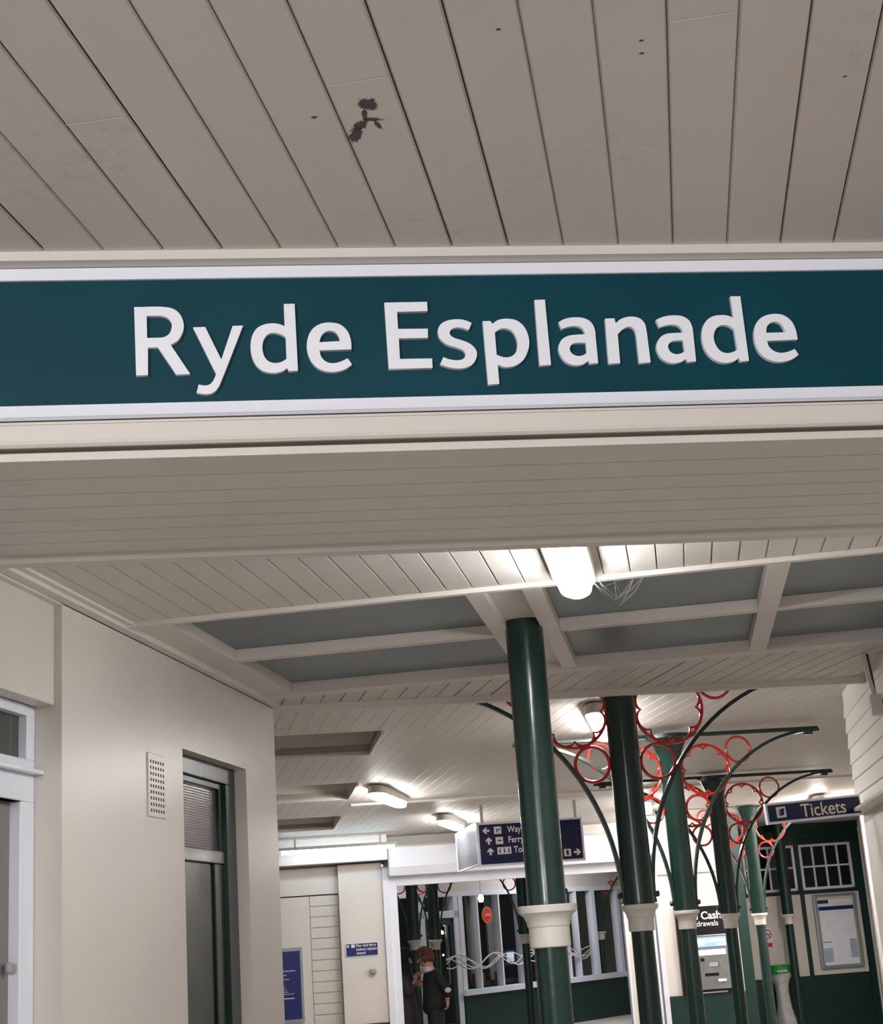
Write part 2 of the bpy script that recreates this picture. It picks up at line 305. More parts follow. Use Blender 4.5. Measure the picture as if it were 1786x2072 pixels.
# ---------------------------------------------------------------- the station sign
sgn = thing('station_sign', 'long dark green station name sign with raised white letters on the cream fascia', 'sign', W2(-.1, 2.5215, 2.49), SK)
SX = -.1; SZ = 2.49
mb = MB(); mb.box(-2.2, 3.4, -.006, .0, 2.515 - SZ, 2.765 - SZ); mb.build('sign_panel', 'sign_green', sgn)
mb = MB(); mb.box(-2.2, 3.4, -.012, 0, 2.7555 - SZ, 2.7785 - SZ); mb.build('top_border', 'white', sgn, bevel=.0012)['label'] = 'white border strip along the top'
mb = MB(); mb.prism([(0, 2.5215 - SZ), (-.012, 2.5205 - SZ), (-.012, 2.5000 - SZ), (-.010, 2.4985 - SZ), (0, 2.4885 - SZ)], lambda u, v, t: (t, u, v), -2.2, 3.4)
mb.build('bottom_border', 'white', sgn)['label'] = 'white border strip along the bottom'
LET = [["R",[[[-1821,27002],[-1363,27004],[-1309,26996],[-1254,26989],[-1201,26980],[-1155,26965],[-1114,26943],[-1079,26916],[-1048,26885],[-1022,26850],[-1000,26810],[-983,26766],[-971,26720],[-963,26676],[-960,26637],[-961,26600],[-967,26563],[-978,26525],[-993,26483],[-1013,26440],[-1036,26398],[-1062,26362],[-1092,26335],[-1126,26313],[-1161,26293],[-1196,26272],[-868,25715],[-1114,25713],[-1422,26232],[-1592,26225],[-1598,25712],[-1803,25712]],[[-1606,26830],[-1370,26831],[-1339,26823],[-1308,26816],[-1277,26807],[-1251,26793],[-1228,26773],[-1207,26747],[-1190,26720],[-1178,26693],[-1172,26668],[-1170,26643],[-1171,26618],[-1176,26592],[-1183,26563],[-1193,26533],[-1206,26504],[-1222,26479],[-1242,26459],[-1267,26443],[-1292,26430],[-1315,26420],[-1334,26415],[-1351,26413],[-1368,26413],[-1385,26412],[-1603,26411]]]],["y",[[[-804,26597],[-588,26601],[-323,25977],[-107,26612],[78,26614],[-260,25755],[-278,25711],[-295,25667],[-313,25624],[-330,25583],[-346,25544],[-362,25506],[-379,25471],[-399,25440],[-421,25412],[-444,25388],[-470,25367],[-498,25351],[-527,25340],[-558,25334],[-591,25331],[-625,25332],[-659,25336],[-696,25345],[-732,25355],[-769,25365],[-728,25518],[-704,25511],[-680,25504],[-656,25498],[-632,25495],[-608,25496],[-584,25498],[-561,25504],[-539,25513],[-521,25526],[-504,25543],[-488,25563],[-473,25586],[-459,25612],[-446,25642],[-434,25674],[-421,25704]]]],["d",[[[813,27018],[1008,27017],[1014,25734],[850,25733],[828,25791],[806,25774],[784,25757],[760,25741],[732,25728],[699,25717],[662,25708],[621,25702],[580,25701],[534,25705],[486,25714],[438,25728],[395,25748],[356,25776],[320,25810],[287,25849],[260,25894],[237,25945],[219,26001],[206,26061],[198,26122],[195,26185],[198,26251],[205,26316],[218,26375],[236,26427],[259,26476],[287,26519],[318,26556],[353,26584],[392,26605],[433,26622],[473,26634],[513,26643],[552,26647],[591,26648],[627,26647],[660,26643],[691,26637],[719,26629],[744,26621],[764,26613],[780,26605],[795,26596],[811,26587]],[[822,26383],[798,26398],[774,26414],[750,26429],[725,26441],[697,26451],[667,26459],[637,26464],[608,26466],[580,26463],[552,26458],[525,26448],[501,26432],[479,26411],[459,26383],[441,26352],[427,26320],[416,26284],[409,26246],[406,26207],[405,26168],[407,26130],[413,26091],[421,26054],[432,26021],[447,25992],[464,25965],[484,25943],[506,25924],[532,25909],[562,25899],[592,25892],[622,25889],[649,25889],[676,25893],[703,25900],[728,25909],[752,25920],[774,25933],[796,25948],[819,25962]]]],["e",[[[1983,26120],[1411,26111],[1417,26082],[1421,26051],[1427,26022],[1437,25994],[1450,25969],[1467,25944],[1486,25923],[1508,25904],[1532,25889],[1559,25877],[1588,25868],[1619,25864],[1653,25864],[1689,25868],[1726,25876],[1762,25886],[1798,25899],[1835,25916],[1871,25934],[1908,25951],[1977,25831],[1941,25805],[1905,25778],[1868,25753],[1826,25733],[1776,25717],[1722,25705],[1666,25698],[1611,25697],[1557,25703],[1503,25714],[1450,25732],[1402,25755],[1359,25785],[1320,25821],[1286,25863],[1256,25910],[1231,25964],[1211,26026],[1197,26090],[1189,26152],[1189,26211],[1195,26271],[1207,26328],[1223,26380],[1241,26426],[1264,26468],[1290,26506],[1319,26539],[1352,26567],[1388,26591],[1427,26611],[1466,26626],[1506,26636],[1548,26643],[1590,26645],[1633,26643],[1678,26639],[1724,26631],[1769,26618],[1809,26599],[1846,26572],[1880,26539],[1909,26502],[1934,26463],[1952,26422],[1965,26378],[1975,26332],[1982,26288],[1985,26245],[1985,26203],[1984,26162]],[[1416,26269],[1425,26300],[1433,26331],[1443,26361],[1455,26388],[1471,26412],[1489,26433],[1509,26451],[1530,26466],[1550,26476],[1570,26483],[1592,26486],[1614,26487],[1637,26485],[1662,26481],[1687,26473],[1708,26462],[1725,26447],[1740,26427],[1753,26405],[1763,26382],[1770,26358],[1775,26333],[1778,26307],[1782,26282]]]],["E",[[[2621,27013],[3400,27016],[3398,26833],[2842,26828],[2841,26497],[3380,26492],[3373,26311],[2844,26312],[2840,25918],[3420,25916],[3417,25732],[2628,25735]]]],["s",[[[4188,26585],[4124,26451],[4095,26463],[4065,26475],[4036,26487],[4006,26495],[3975,26501],[3944,26505],[3914,26506],[3885,26503],[3857,26495],[3830,26483],[3807,26469],[3789,26453],[3779,26433],[3773,26411],[3773,26388],[3779,26368],[3789,26349],[3806,26332],[3827,26317],[3851,26302],[3881,26289],[3915,26278],[3952,26266],[3988,26253],[4025,26237],[4064,26221],[4101,26202],[4134,26180],[4163,26154],[4190,26125],[4213,26093],[4229,26062],[4238,26031],[4241,25998],[4238,25966],[4232,25934],[4221,25901],[4205,25867],[4185,25835],[4162,25807],[4135,25783],[4104,25761],[4070,25743],[4035,25728],[3998,25719],[3959,25713],[3918,25711],[3877,25711],[3836,25715],[3794,25721],[3752,25730],[3711,25741],[3671,25753],[3633,25769],[3594,25785],[3556,25800],[3623,25937],[3653,25924],[3683,25910],[3713,25898],[3745,25888],[3780,25880],[3818,25874],[3855,25870],[3888,25869],[3918,25873],[3944,25879],[3967,25888],[3987,25901],[4004,25916],[4017,25936],[4027,25956],[4031,25976],[4031,25996],[4026,26017],[4017,26036],[4003,26054],[3986,26069],[3964,26081],[3938,26094],[3905,26108],[3863,26122],[3812,26138],[3761,26155],[3717,26176],[3680,26201],[3647,26229],[3619,26259],[3596,26289],[3580,26319],[3569,26350],[3562,26380],[3559,26411],[3559,26441],[3563,26471],[3571,26500],[3584,26526],[3600,26551],[3621,26574],[3646,26595],[3674,26613],[3707,26628],[3744,26641],[3783,26652],[3823,26659],[3866,26664],[3911,26665],[3955,26664],[3994,26661],[4025,26656],[4052,26649],[4077,26640],[4101,26631],[4124,26620],[4146,26609],[4166,26597]]]],["p",[[[4390,26618],[4532,26620],[4564,26562],[4591,26582],[4617,26602],[4644,26621],[4675,26636],[4712,26647],[4751,26654],[4794,26659],[4836,26659],[4881,26656],[4929,26650],[4975,26639],[5018,26622],[5056,26596],[5093,26563],[5126,26525],[5153,26484],[5176,26436],[5194,26383],[5207,26328],[5214,26274],[5217,26222],[5214,26171],[5205,26119],[5192,26068],[5174,26014],[5150,25960],[5122,25909],[5089,25864],[5052,25826],[5009,25793],[4964,25765],[4921,25744],[4879,25730],[4836,25722],[4796,25718],[4761,25717],[4732,25719],[4707,25725],[4685,25732],[4665,25740],[4647,25747],[4632,25755],[4617,25763],[4602,25772],[4602,25399],[4399,25394]],[[4598,26396],[4619,26411],[4640,26427],[4662,26442],[4685,26454],[4711,26462],[4739,26468],[4768,26471],[4797,26470],[4827,26464],[4859,26456],[4889,26442],[4915,26423],[4937,26397],[4955,26364],[4969,26328],[4981,26292],[4989,26257],[4994,26221],[4995,26185],[4993,26149],[4988,26112],[4980,26075],[4969,26039],[4955,26008],[4938,25983],[4919,25962],[4898,25944],[4875,25930],[4852,25919],[4827,25912],[4801,25908],[4776,25906],[4751,25907],[4727,25911],[4703,25917],[4680,25924],[4659,25932],[4638,25942],[4618,25952],[4598,25962]]]],["l",[[[5381,27019],[5577,27024],[5578,25742],[5367,25739]]]],["a",[[[5793,26576],[5827,26593],[5860,26611],[5895,26628],[5932,26641],[5974,26651],[6018,26659],[6064,26663],[6108,26664],[6153,26663],[6198,26659],[6241,26651],[6280,26640],[6314,26625],[6345,26607],[6373,26585],[6396,26559],[6416,26529],[6432,26494],[6444,26457],[6452,26419],[6457,26381],[6457,26342],[6455,26302],[6455,26263],[6452,25756],[6294,25752],[6274,25807],[6246,25788],[6218,25768],[6188,25750],[6157,25737],[6122,25729],[6085,25724],[6047,25723],[6008,25727],[5969,25737],[5928,25752],[5889,25771],[5855,25795],[5826,25826],[5801,25863],[5781,25902],[5765,25939],[5753,25975],[5746,26011],[5743,26047],[5746,26082],[5754,26117],[5768,26153],[5786,26186],[5807,26216],[5832,26240],[5860,26262],[5892,26279],[5925,26294],[5960,26305],[5996,26311],[6035,26316],[6076,26320],[6120,26323],[6167,26324],[6215,26325],[6262,26326],[6259,26346],[6257,26367],[6254,26387],[6247,26405],[6238,26422],[6227,26439],[6214,26454],[6196,26466],[6174,26476],[6149,26484],[6121,26489],[6092,26492],[6062,26492],[6031,26489],[5999,26485],[5967,26478],[5934,26470],[5901,26460],[5868,26450],[5835,26439]],[[6264,26165],[6260,25962],[6242,25950],[6225,25938],[6207,25926],[6186,25917],[6163,25910],[6138,25905],[6112,25902],[6086,25904],[6061,25910],[6035,25919],[6012,25932],[5992,25947],[5976,25966],[5963,25988],[5954,26011],[5951,26034],[5952,26056],[5959,26079],[5970,26100],[5983,26119],[5996,26132],[6011,26143],[6032,26152],[6061,26159],[6103,26162],[6155,26164],[6210,26164]]]],["n",[[[6664,26626],[6841,26631],[6854,26533],[6882,26555],[6909,26578],[6938,26600],[6970,26618],[7008,26633],[7050,26646],[7094,26655],[7137,26659],[7182,26658],[7228,26652],[7272,26641],[7309,26625],[7340,26603],[7366,26577],[7386,26546],[7403,26512],[7413,26473],[7417,26430],[7419,26385],[7422,26341],[7431,25748],[7216,25745],[7218,26279],[7215,26310],[7212,26342],[7208,26372],[7200,26398],[7188,26418],[7173,26435],[7155,26448],[7136,26457],[7115,26460],[7092,26459],[7068,26454],[7045,26448],[7024,26440],[7003,26429],[6982,26415],[6960,26400],[6939,26381],[6916,26358],[6894,26335],[6872,26312],[6861,25745],[6646,25745]]]],["a",[[[7622,26587],[7657,26602],[7691,26617],[7726,26631],[7764,26643],[7806,26653],[7851,26661],[7897,26666],[7944,26669],[7991,26668],[8041,26665],[8088,26658],[8131,26647],[8167,26630],[8200,26608],[8229,26582],[8252,26554],[8269,26522],[8280,26486],[8288,26450],[8294,26416],[8297,26387],[8298,26361],[8297,26336],[8297,26311],[8287,25750],[8121,25748],[8102,25803],[8074,25787],[8046,25769],[8017,25753],[7985,25741],[7948,25732],[7908,25725],[7866,25722],[7826,25726],[7785,25737],[7744,25753],[7705,25775],[7671,25800],[7643,25830],[7620,25865],[7601,25902],[7587,25940],[7577,25977],[7572,26015],[7572,26052],[7578,26089],[7589,26125],[7606,26161],[7627,26194],[7650,26223],[7676,26248],[7705,26269],[7737,26286],[7772,26300],[7808,26309],[7847,26313],[7888,26316],[7929,26318],[7971,26320],[8015,26321],[8058,26321],[8101,26322],[8099,26344],[8097,26366],[8093,26388],[8086,26407],[8074,26425],[8060,26441],[8042,26455],[8022,26466],[7997,26474],[7969,26480],[7940,26483],[7910,26484],[7882,26484],[7854,26481],[7825,26476],[7795,26471],[7765,26463],[7734,26453],[7702,26443],[7671,26433]],[[8089,26173],[8095,25958],[8077,25946],[8060,25934],[8042,25923],[8022,25915],[7999,25908],[7973,25902],[7946,25900],[7920,25901],[7895,25907],[7869,25917],[7845,25931],[7825,25948],[7811,25969],[7800,25994],[7793,26021],[7791,26045],[7794,26067],[7802,26088],[7813,26107],[7827,26123],[7843,26136],[7861,26147],[7883,26156],[7912,26163],[7950,26168],[7995,26170],[8043,26171]]]],["d",[[[9090,27030],[9285,27030],[9290,25738],[9123,25736],[9101,25802],[9075,25784],[9050,25764],[9023,25746],[8991,25732],[8952,25720],[8908,25712],[8862,25707],[8816,25709],[8770,25718],[8723,25733],[8677,25753],[8635,25779],[8597,25811],[8561,25850],[8529,25893],[8503,25938],[8483,25987],[8468,26039],[8458,26094],[8452,26149],[8452,26209],[8457,26271],[8467,26331],[8480,26386],[8498,26434],[8520,26478],[8546,26517],[8576,26551],[8609,26581],[8646,26606],[8685,26626],[8726,26641],[8771,26651],[8819,26656],[8865,26657],[8906,26657],[8940,26655],[8969,26650],[8995,26643],[9019,26636],[9040,26627],[9058,26617],[9075,26606],[9093,26595]],[[9086,26375],[9064,26393],[9042,26412],[9020,26429],[8995,26443],[8965,26452],[8933,26458],[8900,26460],[8869,26458],[8840,26452],[8812,26442],[8786,26427],[8762,26407],[8739,26380],[8718,26347],[8701,26311],[8688,26276],[8679,26243],[8676,26208],[8675,26174],[8679,26140],[8686,26104],[8697,26069],[8710,26034],[8726,26005],[8743,25979],[8762,25957],[8783,25939],[8805,25924],[8828,25913],[8852,25906],[8877,25903],[8903,25901],[8929,25902],[8955,25906],[8981,25912],[9007,25920],[9030,25929],[9052,25941],[9074,25953],[9096,25965]]]],["e",[[[10277,26139],[9686,26124],[9690,26097],[9692,26070],[9697,26044],[9706,26018],[9720,25994],[9738,25970],[9760,25948],[9783,25930],[9810,25914],[9840,25901],[9872,25891],[9905,25885],[9939,25884],[9975,25886],[10011,25892],[10048,25900],[10084,25911],[10122,25925],[10159,25941],[10196,25955],[10257,25835],[10216,25810],[10176,25785],[10135,25761],[10090,25741],[10041,25726],[9988,25714],[9934,25706],[9881,25704],[9830,25707],[9779,25716],[9730,25730],[9683,25750],[9639,25777],[9595,25810],[9556,25848],[9523,25890],[9498,25938],[9478,25990],[9463,26046],[9454,26103],[9450,26162],[9452,26224],[9458,26285],[9469,26341],[9484,26391],[9503,26439],[9527,26482],[9553,26520],[9584,26553],[9618,26580],[9655,26604],[9695,26624],[9738,26640],[9785,26652],[9833,26659],[9880,26663],[9926,26664],[9971,26660],[10015,26652],[10057,26639],[10096,26618],[10133,26592],[10167,26561],[10196,26526],[10220,26488],[10239,26445],[10254,26400],[10265,26352],[10272,26301],[10275,26248],[10276,26193]],[[9692,26288],[9697,26318],[9702,26348],[9708,26376],[9717,26402],[9732,26425],[9750,26447],[9771,26465],[9792,26481],[9814,26492],[9837,26501],[9861,26507],[9885,26508],[9911,26506],[9937,26499],[9962,26490],[9984,26477],[10001,26461],[10015,26441],[10027,26419],[10037,26396],[10045,26371],[10051,26344],[10056,26317],[10062,26289]]]]]
def fill_letter(ch, loops):
    cu = bpy.data.curves.new('letter', 'CURVE'); cu.dimensions = '2D'; cu.fill_mode = 'BOTH'; cu.extrude = .0045; cu.bevel_depth = .0003; cu.offset = -.0003
    for L in loops:
        sp = cu.splines.new('POLY'); sp.points.add(len(L) - 1); sp.use_cyclic_u = True
        for p, (a, zz) in zip(sp.points, L): p.co = (a / 1e4 - SX, zz / 1e4 - SZ, 0, 1)
    t = bpy.data.objects.new('letter', cu); C.objects.link(t); bpy.context.view_layer.update()
    me = bpy.data.meshes.new_from_object(t.evaluated_get(bpy.context.evaluated_depsgraph_get())); bpy.data.objects.remove(t)
    me.materials.clear(); me.materials.append(M['letter'])
    o = bpy.data.objects.new('letter', me); C.objects.link(o); o.parent = sgn; o.rotation_euler = (math.pi / 2, 0, 0); o.location = (0, -.0107, 0)
    o['label'] = 'raised white letter ' + ch
for ch, loops in LET: fill_letter(ch, loops)

# ---------------------------------------------------------------- rooflight strip
mb = MB(); mb.box(-2.1, 3.2, 5.551, 5.585, 2.832, 2.93); struct(mb, 'trim_3', 'cream', bevel=.002)
mb = MB(); mb.box(-2.1, -1.915, 5.585, 7.6, 2.85, 2.95); mb.box(-2.1, 3.2, 7.6, 7.72, 2.846, 2.95); struct(mb, 'trim_4', 'cream', bevel=.002)
mb = MB(); mb.box(-1.98, 3.2, 5.56, 7.62, 2.905, 2.915); struct(mb, 'window_1', 'skylight')
for x0, x1 in ((-.73, -.655), (-.51, -.435), (.43, .515), (1.38, 1.46)):
    mb = MB(); mb.box(x0, x1, 5.585, 7.6, 2.850, 2.905); struct(mb, 'trim_5', 'cream', bevel=.003)
mb = MB(); mb.box(-.655, -.51, 5.585, 7.6, 2.885, 2.904); struct(mb, 'trim_5', 'cream')
for x0, x1 in ((-1.915, -.73), (-.435, .43), (.515, 1.38), (1.46, 3.2)):
    mb = MB(); mb.box(x0, x1, 6.56, 6.625, 2.853, 2.905); struct(mb, 'trim_6', 'cream', bevel=.003)
# downstand board between wedge ceiling and hall
mb = MB(); mb.box(-3, 8, 8.23, 8.262, 2.812, 2.93); struct(mb, 'trim_7', 'cream', rotz=SK, bevel=.003)
mb = MB(); mb.box(.9, 9.5, 14.45, 14.6, zc(14.5) - .018, zc(14.5) + .03); struct(mb, 'trim_8', 'cream', rotz=SK)

# ---------------------------------------------------------------- floor
mb = MB(); mb.add([(-9, -8, 0), (9, -8, 0), (9, 10.6, 0), (-9, 10.6, 0), (-9, -8, -.1), (9, -8, -.1), (9, 10.6, -.1), (-9, 10.6, -.1)], [(0, 1, 2, 3), (4, 7, 6, 5), (0, 4, 5, 1), (1, 5, 6, 2), (2, 6, 7, 3), (3, 7, 4, 0)])
fl = MB(); P = []
for nn in (-6, 8.5, 21, 22, 32):
    for a in (-7, 12): P.append((a, nn, (0 if nn < 9 else zf(min(nn, 21))) if nn < 22 else .1))
fl.add(P, [(2 * i, 2 * i + 1, 2 * i + 3, 2 * i + 2) for i in range(4)])
struct(fl, 'floor', 'floor', rotz=SK, fix=False)

# ---------------------------------------------------------------- left wall
DX = -2.159
mb = MB(); D0, D1, DT = 6.335, 7.313, 2.447
mb.box(-2.3, -2.1, 5.018, D0, 0, 2.95); mb.box(-2.3, -2.1, D1, 7.88, 0, 2.95); mb.box(-2.3, -2.1, D0, D1, DT, 2.95)
struct(mb, 'wall_left', 'wall_plaster')
mb = MB(); mb.box(-6.5, -2.3, 7.7, 7.88, -.1, 2.95); struct(mb, 'wall_back', 'wall_plaster')
mb = MB(); mb.box(-2.25, -2.13, 2.2, 5.04, 2.462, 2.95); struct(mb, 'wall_left', 'wall_plaster', bevel=.003)
mb = MB(); mb.box(-2.14, -2.10, 3.2, 7.85, 2.82, 2.86); mb.box(-2.10, -2.055, 3.2, 7.85, 2.826, 2.852); struct(mb, 'trim_9', 'cream', bevel=.004)
mb = MB(); mb.box(-2.055, -2.028, 3.2, 5.56, 2.840, 2.852); struct(mb, 'trim_9', 'cream')
mb = MB(); mb.tube([(-2.09, 5.28, 2.84), (-2.085, 5.28, 2.80), (-2.09, 5.285, 2.77)], .006); 
# white window bay at the far left
win = thing('white_window', 'white painted window with a transom light and drip sill at the left edge', 'window', (-2.199, 4.2, 0))
yo = -4.2
mb = MB(); mb.box(-.05, 0, 3.2 + yo, 5.0175 + yo, 2.423, 2.46); mb.box(-.05, 0, 3.2 + yo, 5.0175 + yo, 2.243, 2.272); mb.box(-.05, 0, 4.95 + yo, 5.0175 + yo, 2.272, 2.423)
mb.build('transom_frame', 'white', win, bevel=.003)
mb = MB(); mb.box(-.04, -.03, 3.2 + yo, 4.96 + yo, 2.262, 2.43); mb.build('transom_pane', 'glass', win)
mb = MB(); mb.box(-.05, .035, 3.2 + yo, 5.0175 + yo, 2.222, 2.235); mb.build('drip_sill', 'white', win, bevel=.002)
mb = MB(); mb.box(-.05, 0, 3.2 + yo, 5.0175 + yo, 2.127, 2.222); mb.box(-.05, 0, 4.905 + yo, 5.0175 + yo, 0, 2.127); mb.build('casement_frame', 'white', win, bevel=.004)
mb = MB(); mb.box(-.05, .006, 4.0 + yo, 4.925 + yo, 2.127, 2.150); mb.build('frame_moulding', 'white', win, bevel=.004)
mb = MB(); mb.box(-.05, -.04, 3.2 + yo, 4.92 + yo, .3, 2.14); mb.build('casement_pane', 'grey_glass', win)
mb = MB(); mb.box(-.05, 0, 3.2 + yo, 4.905 + yo, 0, .3); mb.build('bottom_panel', 'white', win)
mb = MB(); mb.lathe([(.0, -.02), (.012, -.015), (.014, 0), (.012, .015), (0, .02)], 12, -.02, 4.865 + yo); h = mb.build('catch', 'grey', win, loc=(0, 0, 1.585), smooth=True)
mb = MB(); mb.box(-2.3, -2.25, 2.2, 5.02, 0, 2.95); struct(mb, 'wall_left', 'wall_plaster')
# air brick grille
v = thing('wall_vent', 'cream painted rectangular air vent grille on the left wall', 'vent', (-2.1, 5.985, 2.14))
mb = MB(); mb.box(0, .006, -.103, .103, -.012, .245)
mb.build('grille_plate', 'wall_plaster', v, bevel=.003)
M['slot'] = mat('vent_slot', (70, 64, 58), .8)
mb = MB()
for i in range(6):
    for j in range(9):
        y = -.075 + i * .030; zz = .012 + j * .0245
        mb.box(.0055, .0068, y - .006, y + .006, zz - .004, zz + .0085)
mb.build('slots', 'slot', v)
# green side door
d = thing('side_door', 'dark green gloss door with a wired transom window in the left wall', 'door', (DX, 6.82, 0))
y0 = -6.82
mb = MB(); mb.box(-.10, 0, D0 + y0, D1 + y0, 2.365, DT); mb.box(-.10, 0, 7.16 + y0, D1 + y0, 0, 2.365); mb.box(-.10, 0, D0 + y0, 6.37 + y0, 0, 2.365); mb.build('door_frame', 'door_green', d, bevel=.003)
mb = MB(); mb.box(-.10, -.012, 6.37 + y0, 7.16 + y0, 1.985, 2.045); mb.build('transom_bar', 'door_green', d, bevel=.004)
mb = MB(); mb.box(-.05, -.02, 7.115 + y0, 7.16 + y0, 2.045, 2.365); mb.box(-.05, -.02, 6.37 + y0, 7.115 + y0, 2.335, 2.365); mb.build('glazing_bead', 'door_green', d, bevel=.004)
M['reeded'] = mat('reeded_glass', (104, 98, 102), .14, var=.06, spec=.9)
nt = M['reeded'].node_tree; wv = nt.nodes.new('ShaderNodeTexWave'); wv.bands_direction = 'Z'; wv.inputs['Scale'].default_value = 26; wv.inputs['Distortion'].default_value = .8
tcn = [n for n in nt.nodes if n.type == 'TEX_COORD'][0]; nt.links.new(tcn.outputs['Object'], wv.inputs['Vector'])
bpn = nt.nodes.new('ShaderNodeBump'); bpn.inputs['Strength'].default_value = .12; bpn.inputs['Distance'].default_value = .01; nt.links.new(wv.outputs['Fac'], bpn.inputs['Height']); nt.links.new(bpn.outputs[0], nt.nodes['Principled BSDF'].inputs['Normal'])
mb = MB(); mb.box(-.05, -.04, 6.37 + y0, 7.12 + y0, 2.045, 2.34); mb.build('transom_pane', 'reeded', d)
mb = MB(); mb.box(-.075, -.035, 6.37 + y0, 7.16 + y0, .01, 1.985); mb.box(-.035, -.022, 7.02 + y0, 7.16 + y0, .01, 1.985); mb.box(-.035, -.022, 6.37 + y0, 6.48 + y0, .01, 1.985)
mb.box(-.035, -.022, 6.48 + y0, 7.02 + y0, .01, .3); mb.build('door_leaf', 'door_green', d, bevel=.003)
mb = MB(); mb.lathe([(0, -.03), (.02, -.025), (.026, 0), (.02, .025), (0, .03)], 16, 0, 0); mb.build('door_knob', 'metal', d, loc=(.012, 6.98 + y0, 1.02), rot=(0, math.pi / 2, 0), smooth=True)

# ---------------------------------------------------------------- right wall: cladding box over smooth wall
prof = []; zz = 2.165; pr = [(1.25, 2.16), (1.13, 2.16)]
for k in range(7):
    pr += [(1.122, zz), (1.134, zz + .098), (1.134, zz + .1)]; zz += .1
pr += [(1.134, 2.95), (1.25, 2.95)]
mb = MB(); mb.prism(pr, lambda u, v, t: (u, t, v), 3.4, 10.15); struct(mb, 'wall_right', 'cladding')
mb = MB(); mb.box(1.05, 1.25, 3.4, 10.16, 2.142, 2.162); struct(mb, 'trim_10', 'cream', bevel=.003)
mb = MB(); mb.box(1.145, 1.3, 3.4, 9.5, 0, 2.142); struct(mb, 'wall_right', 'cream')
mb = MB(); mb.box(1.16, 1.32, 9.5, 10.15, -.05, 2.142); struct(mb, 'wall_right', 'wall_plaster')
mb = MB(); mb.prism([(1.25, 10.15), (1.45, 10.15), (2.62, 21.9), (2.42, 21.9)], lambda u, v, t: (u, v, t), -.2, 2.9); struct(mb, 'wall_right', 'cream')
b = thing('junction_box', 'small beige box hanging on a rod beside the right boarded wall', 'junction box', (1.062, 8.05, 2.53))
mb = MB(); mb.box(-.03, .03, -.035, .035, 0, .105); mb.build('housing', 'wall_plaster', b, bevel=.004)
mb = MB(); mb.tube([(0, .0, .10), (-.015, 0, .18), (-.03, 0, .325)], .010, square=True); mb.build('rod', 'wall_plaster', b)
mb = MB(); mb.tube([(.005, .0, .10), (.0, 0, .2), (-.01, 0, .325)], .006); mb.tube([(.03, 0, .05), (.05, -.05, .12), (.066, -.15, .2)], .004); mb.build('cable', 'black', b)
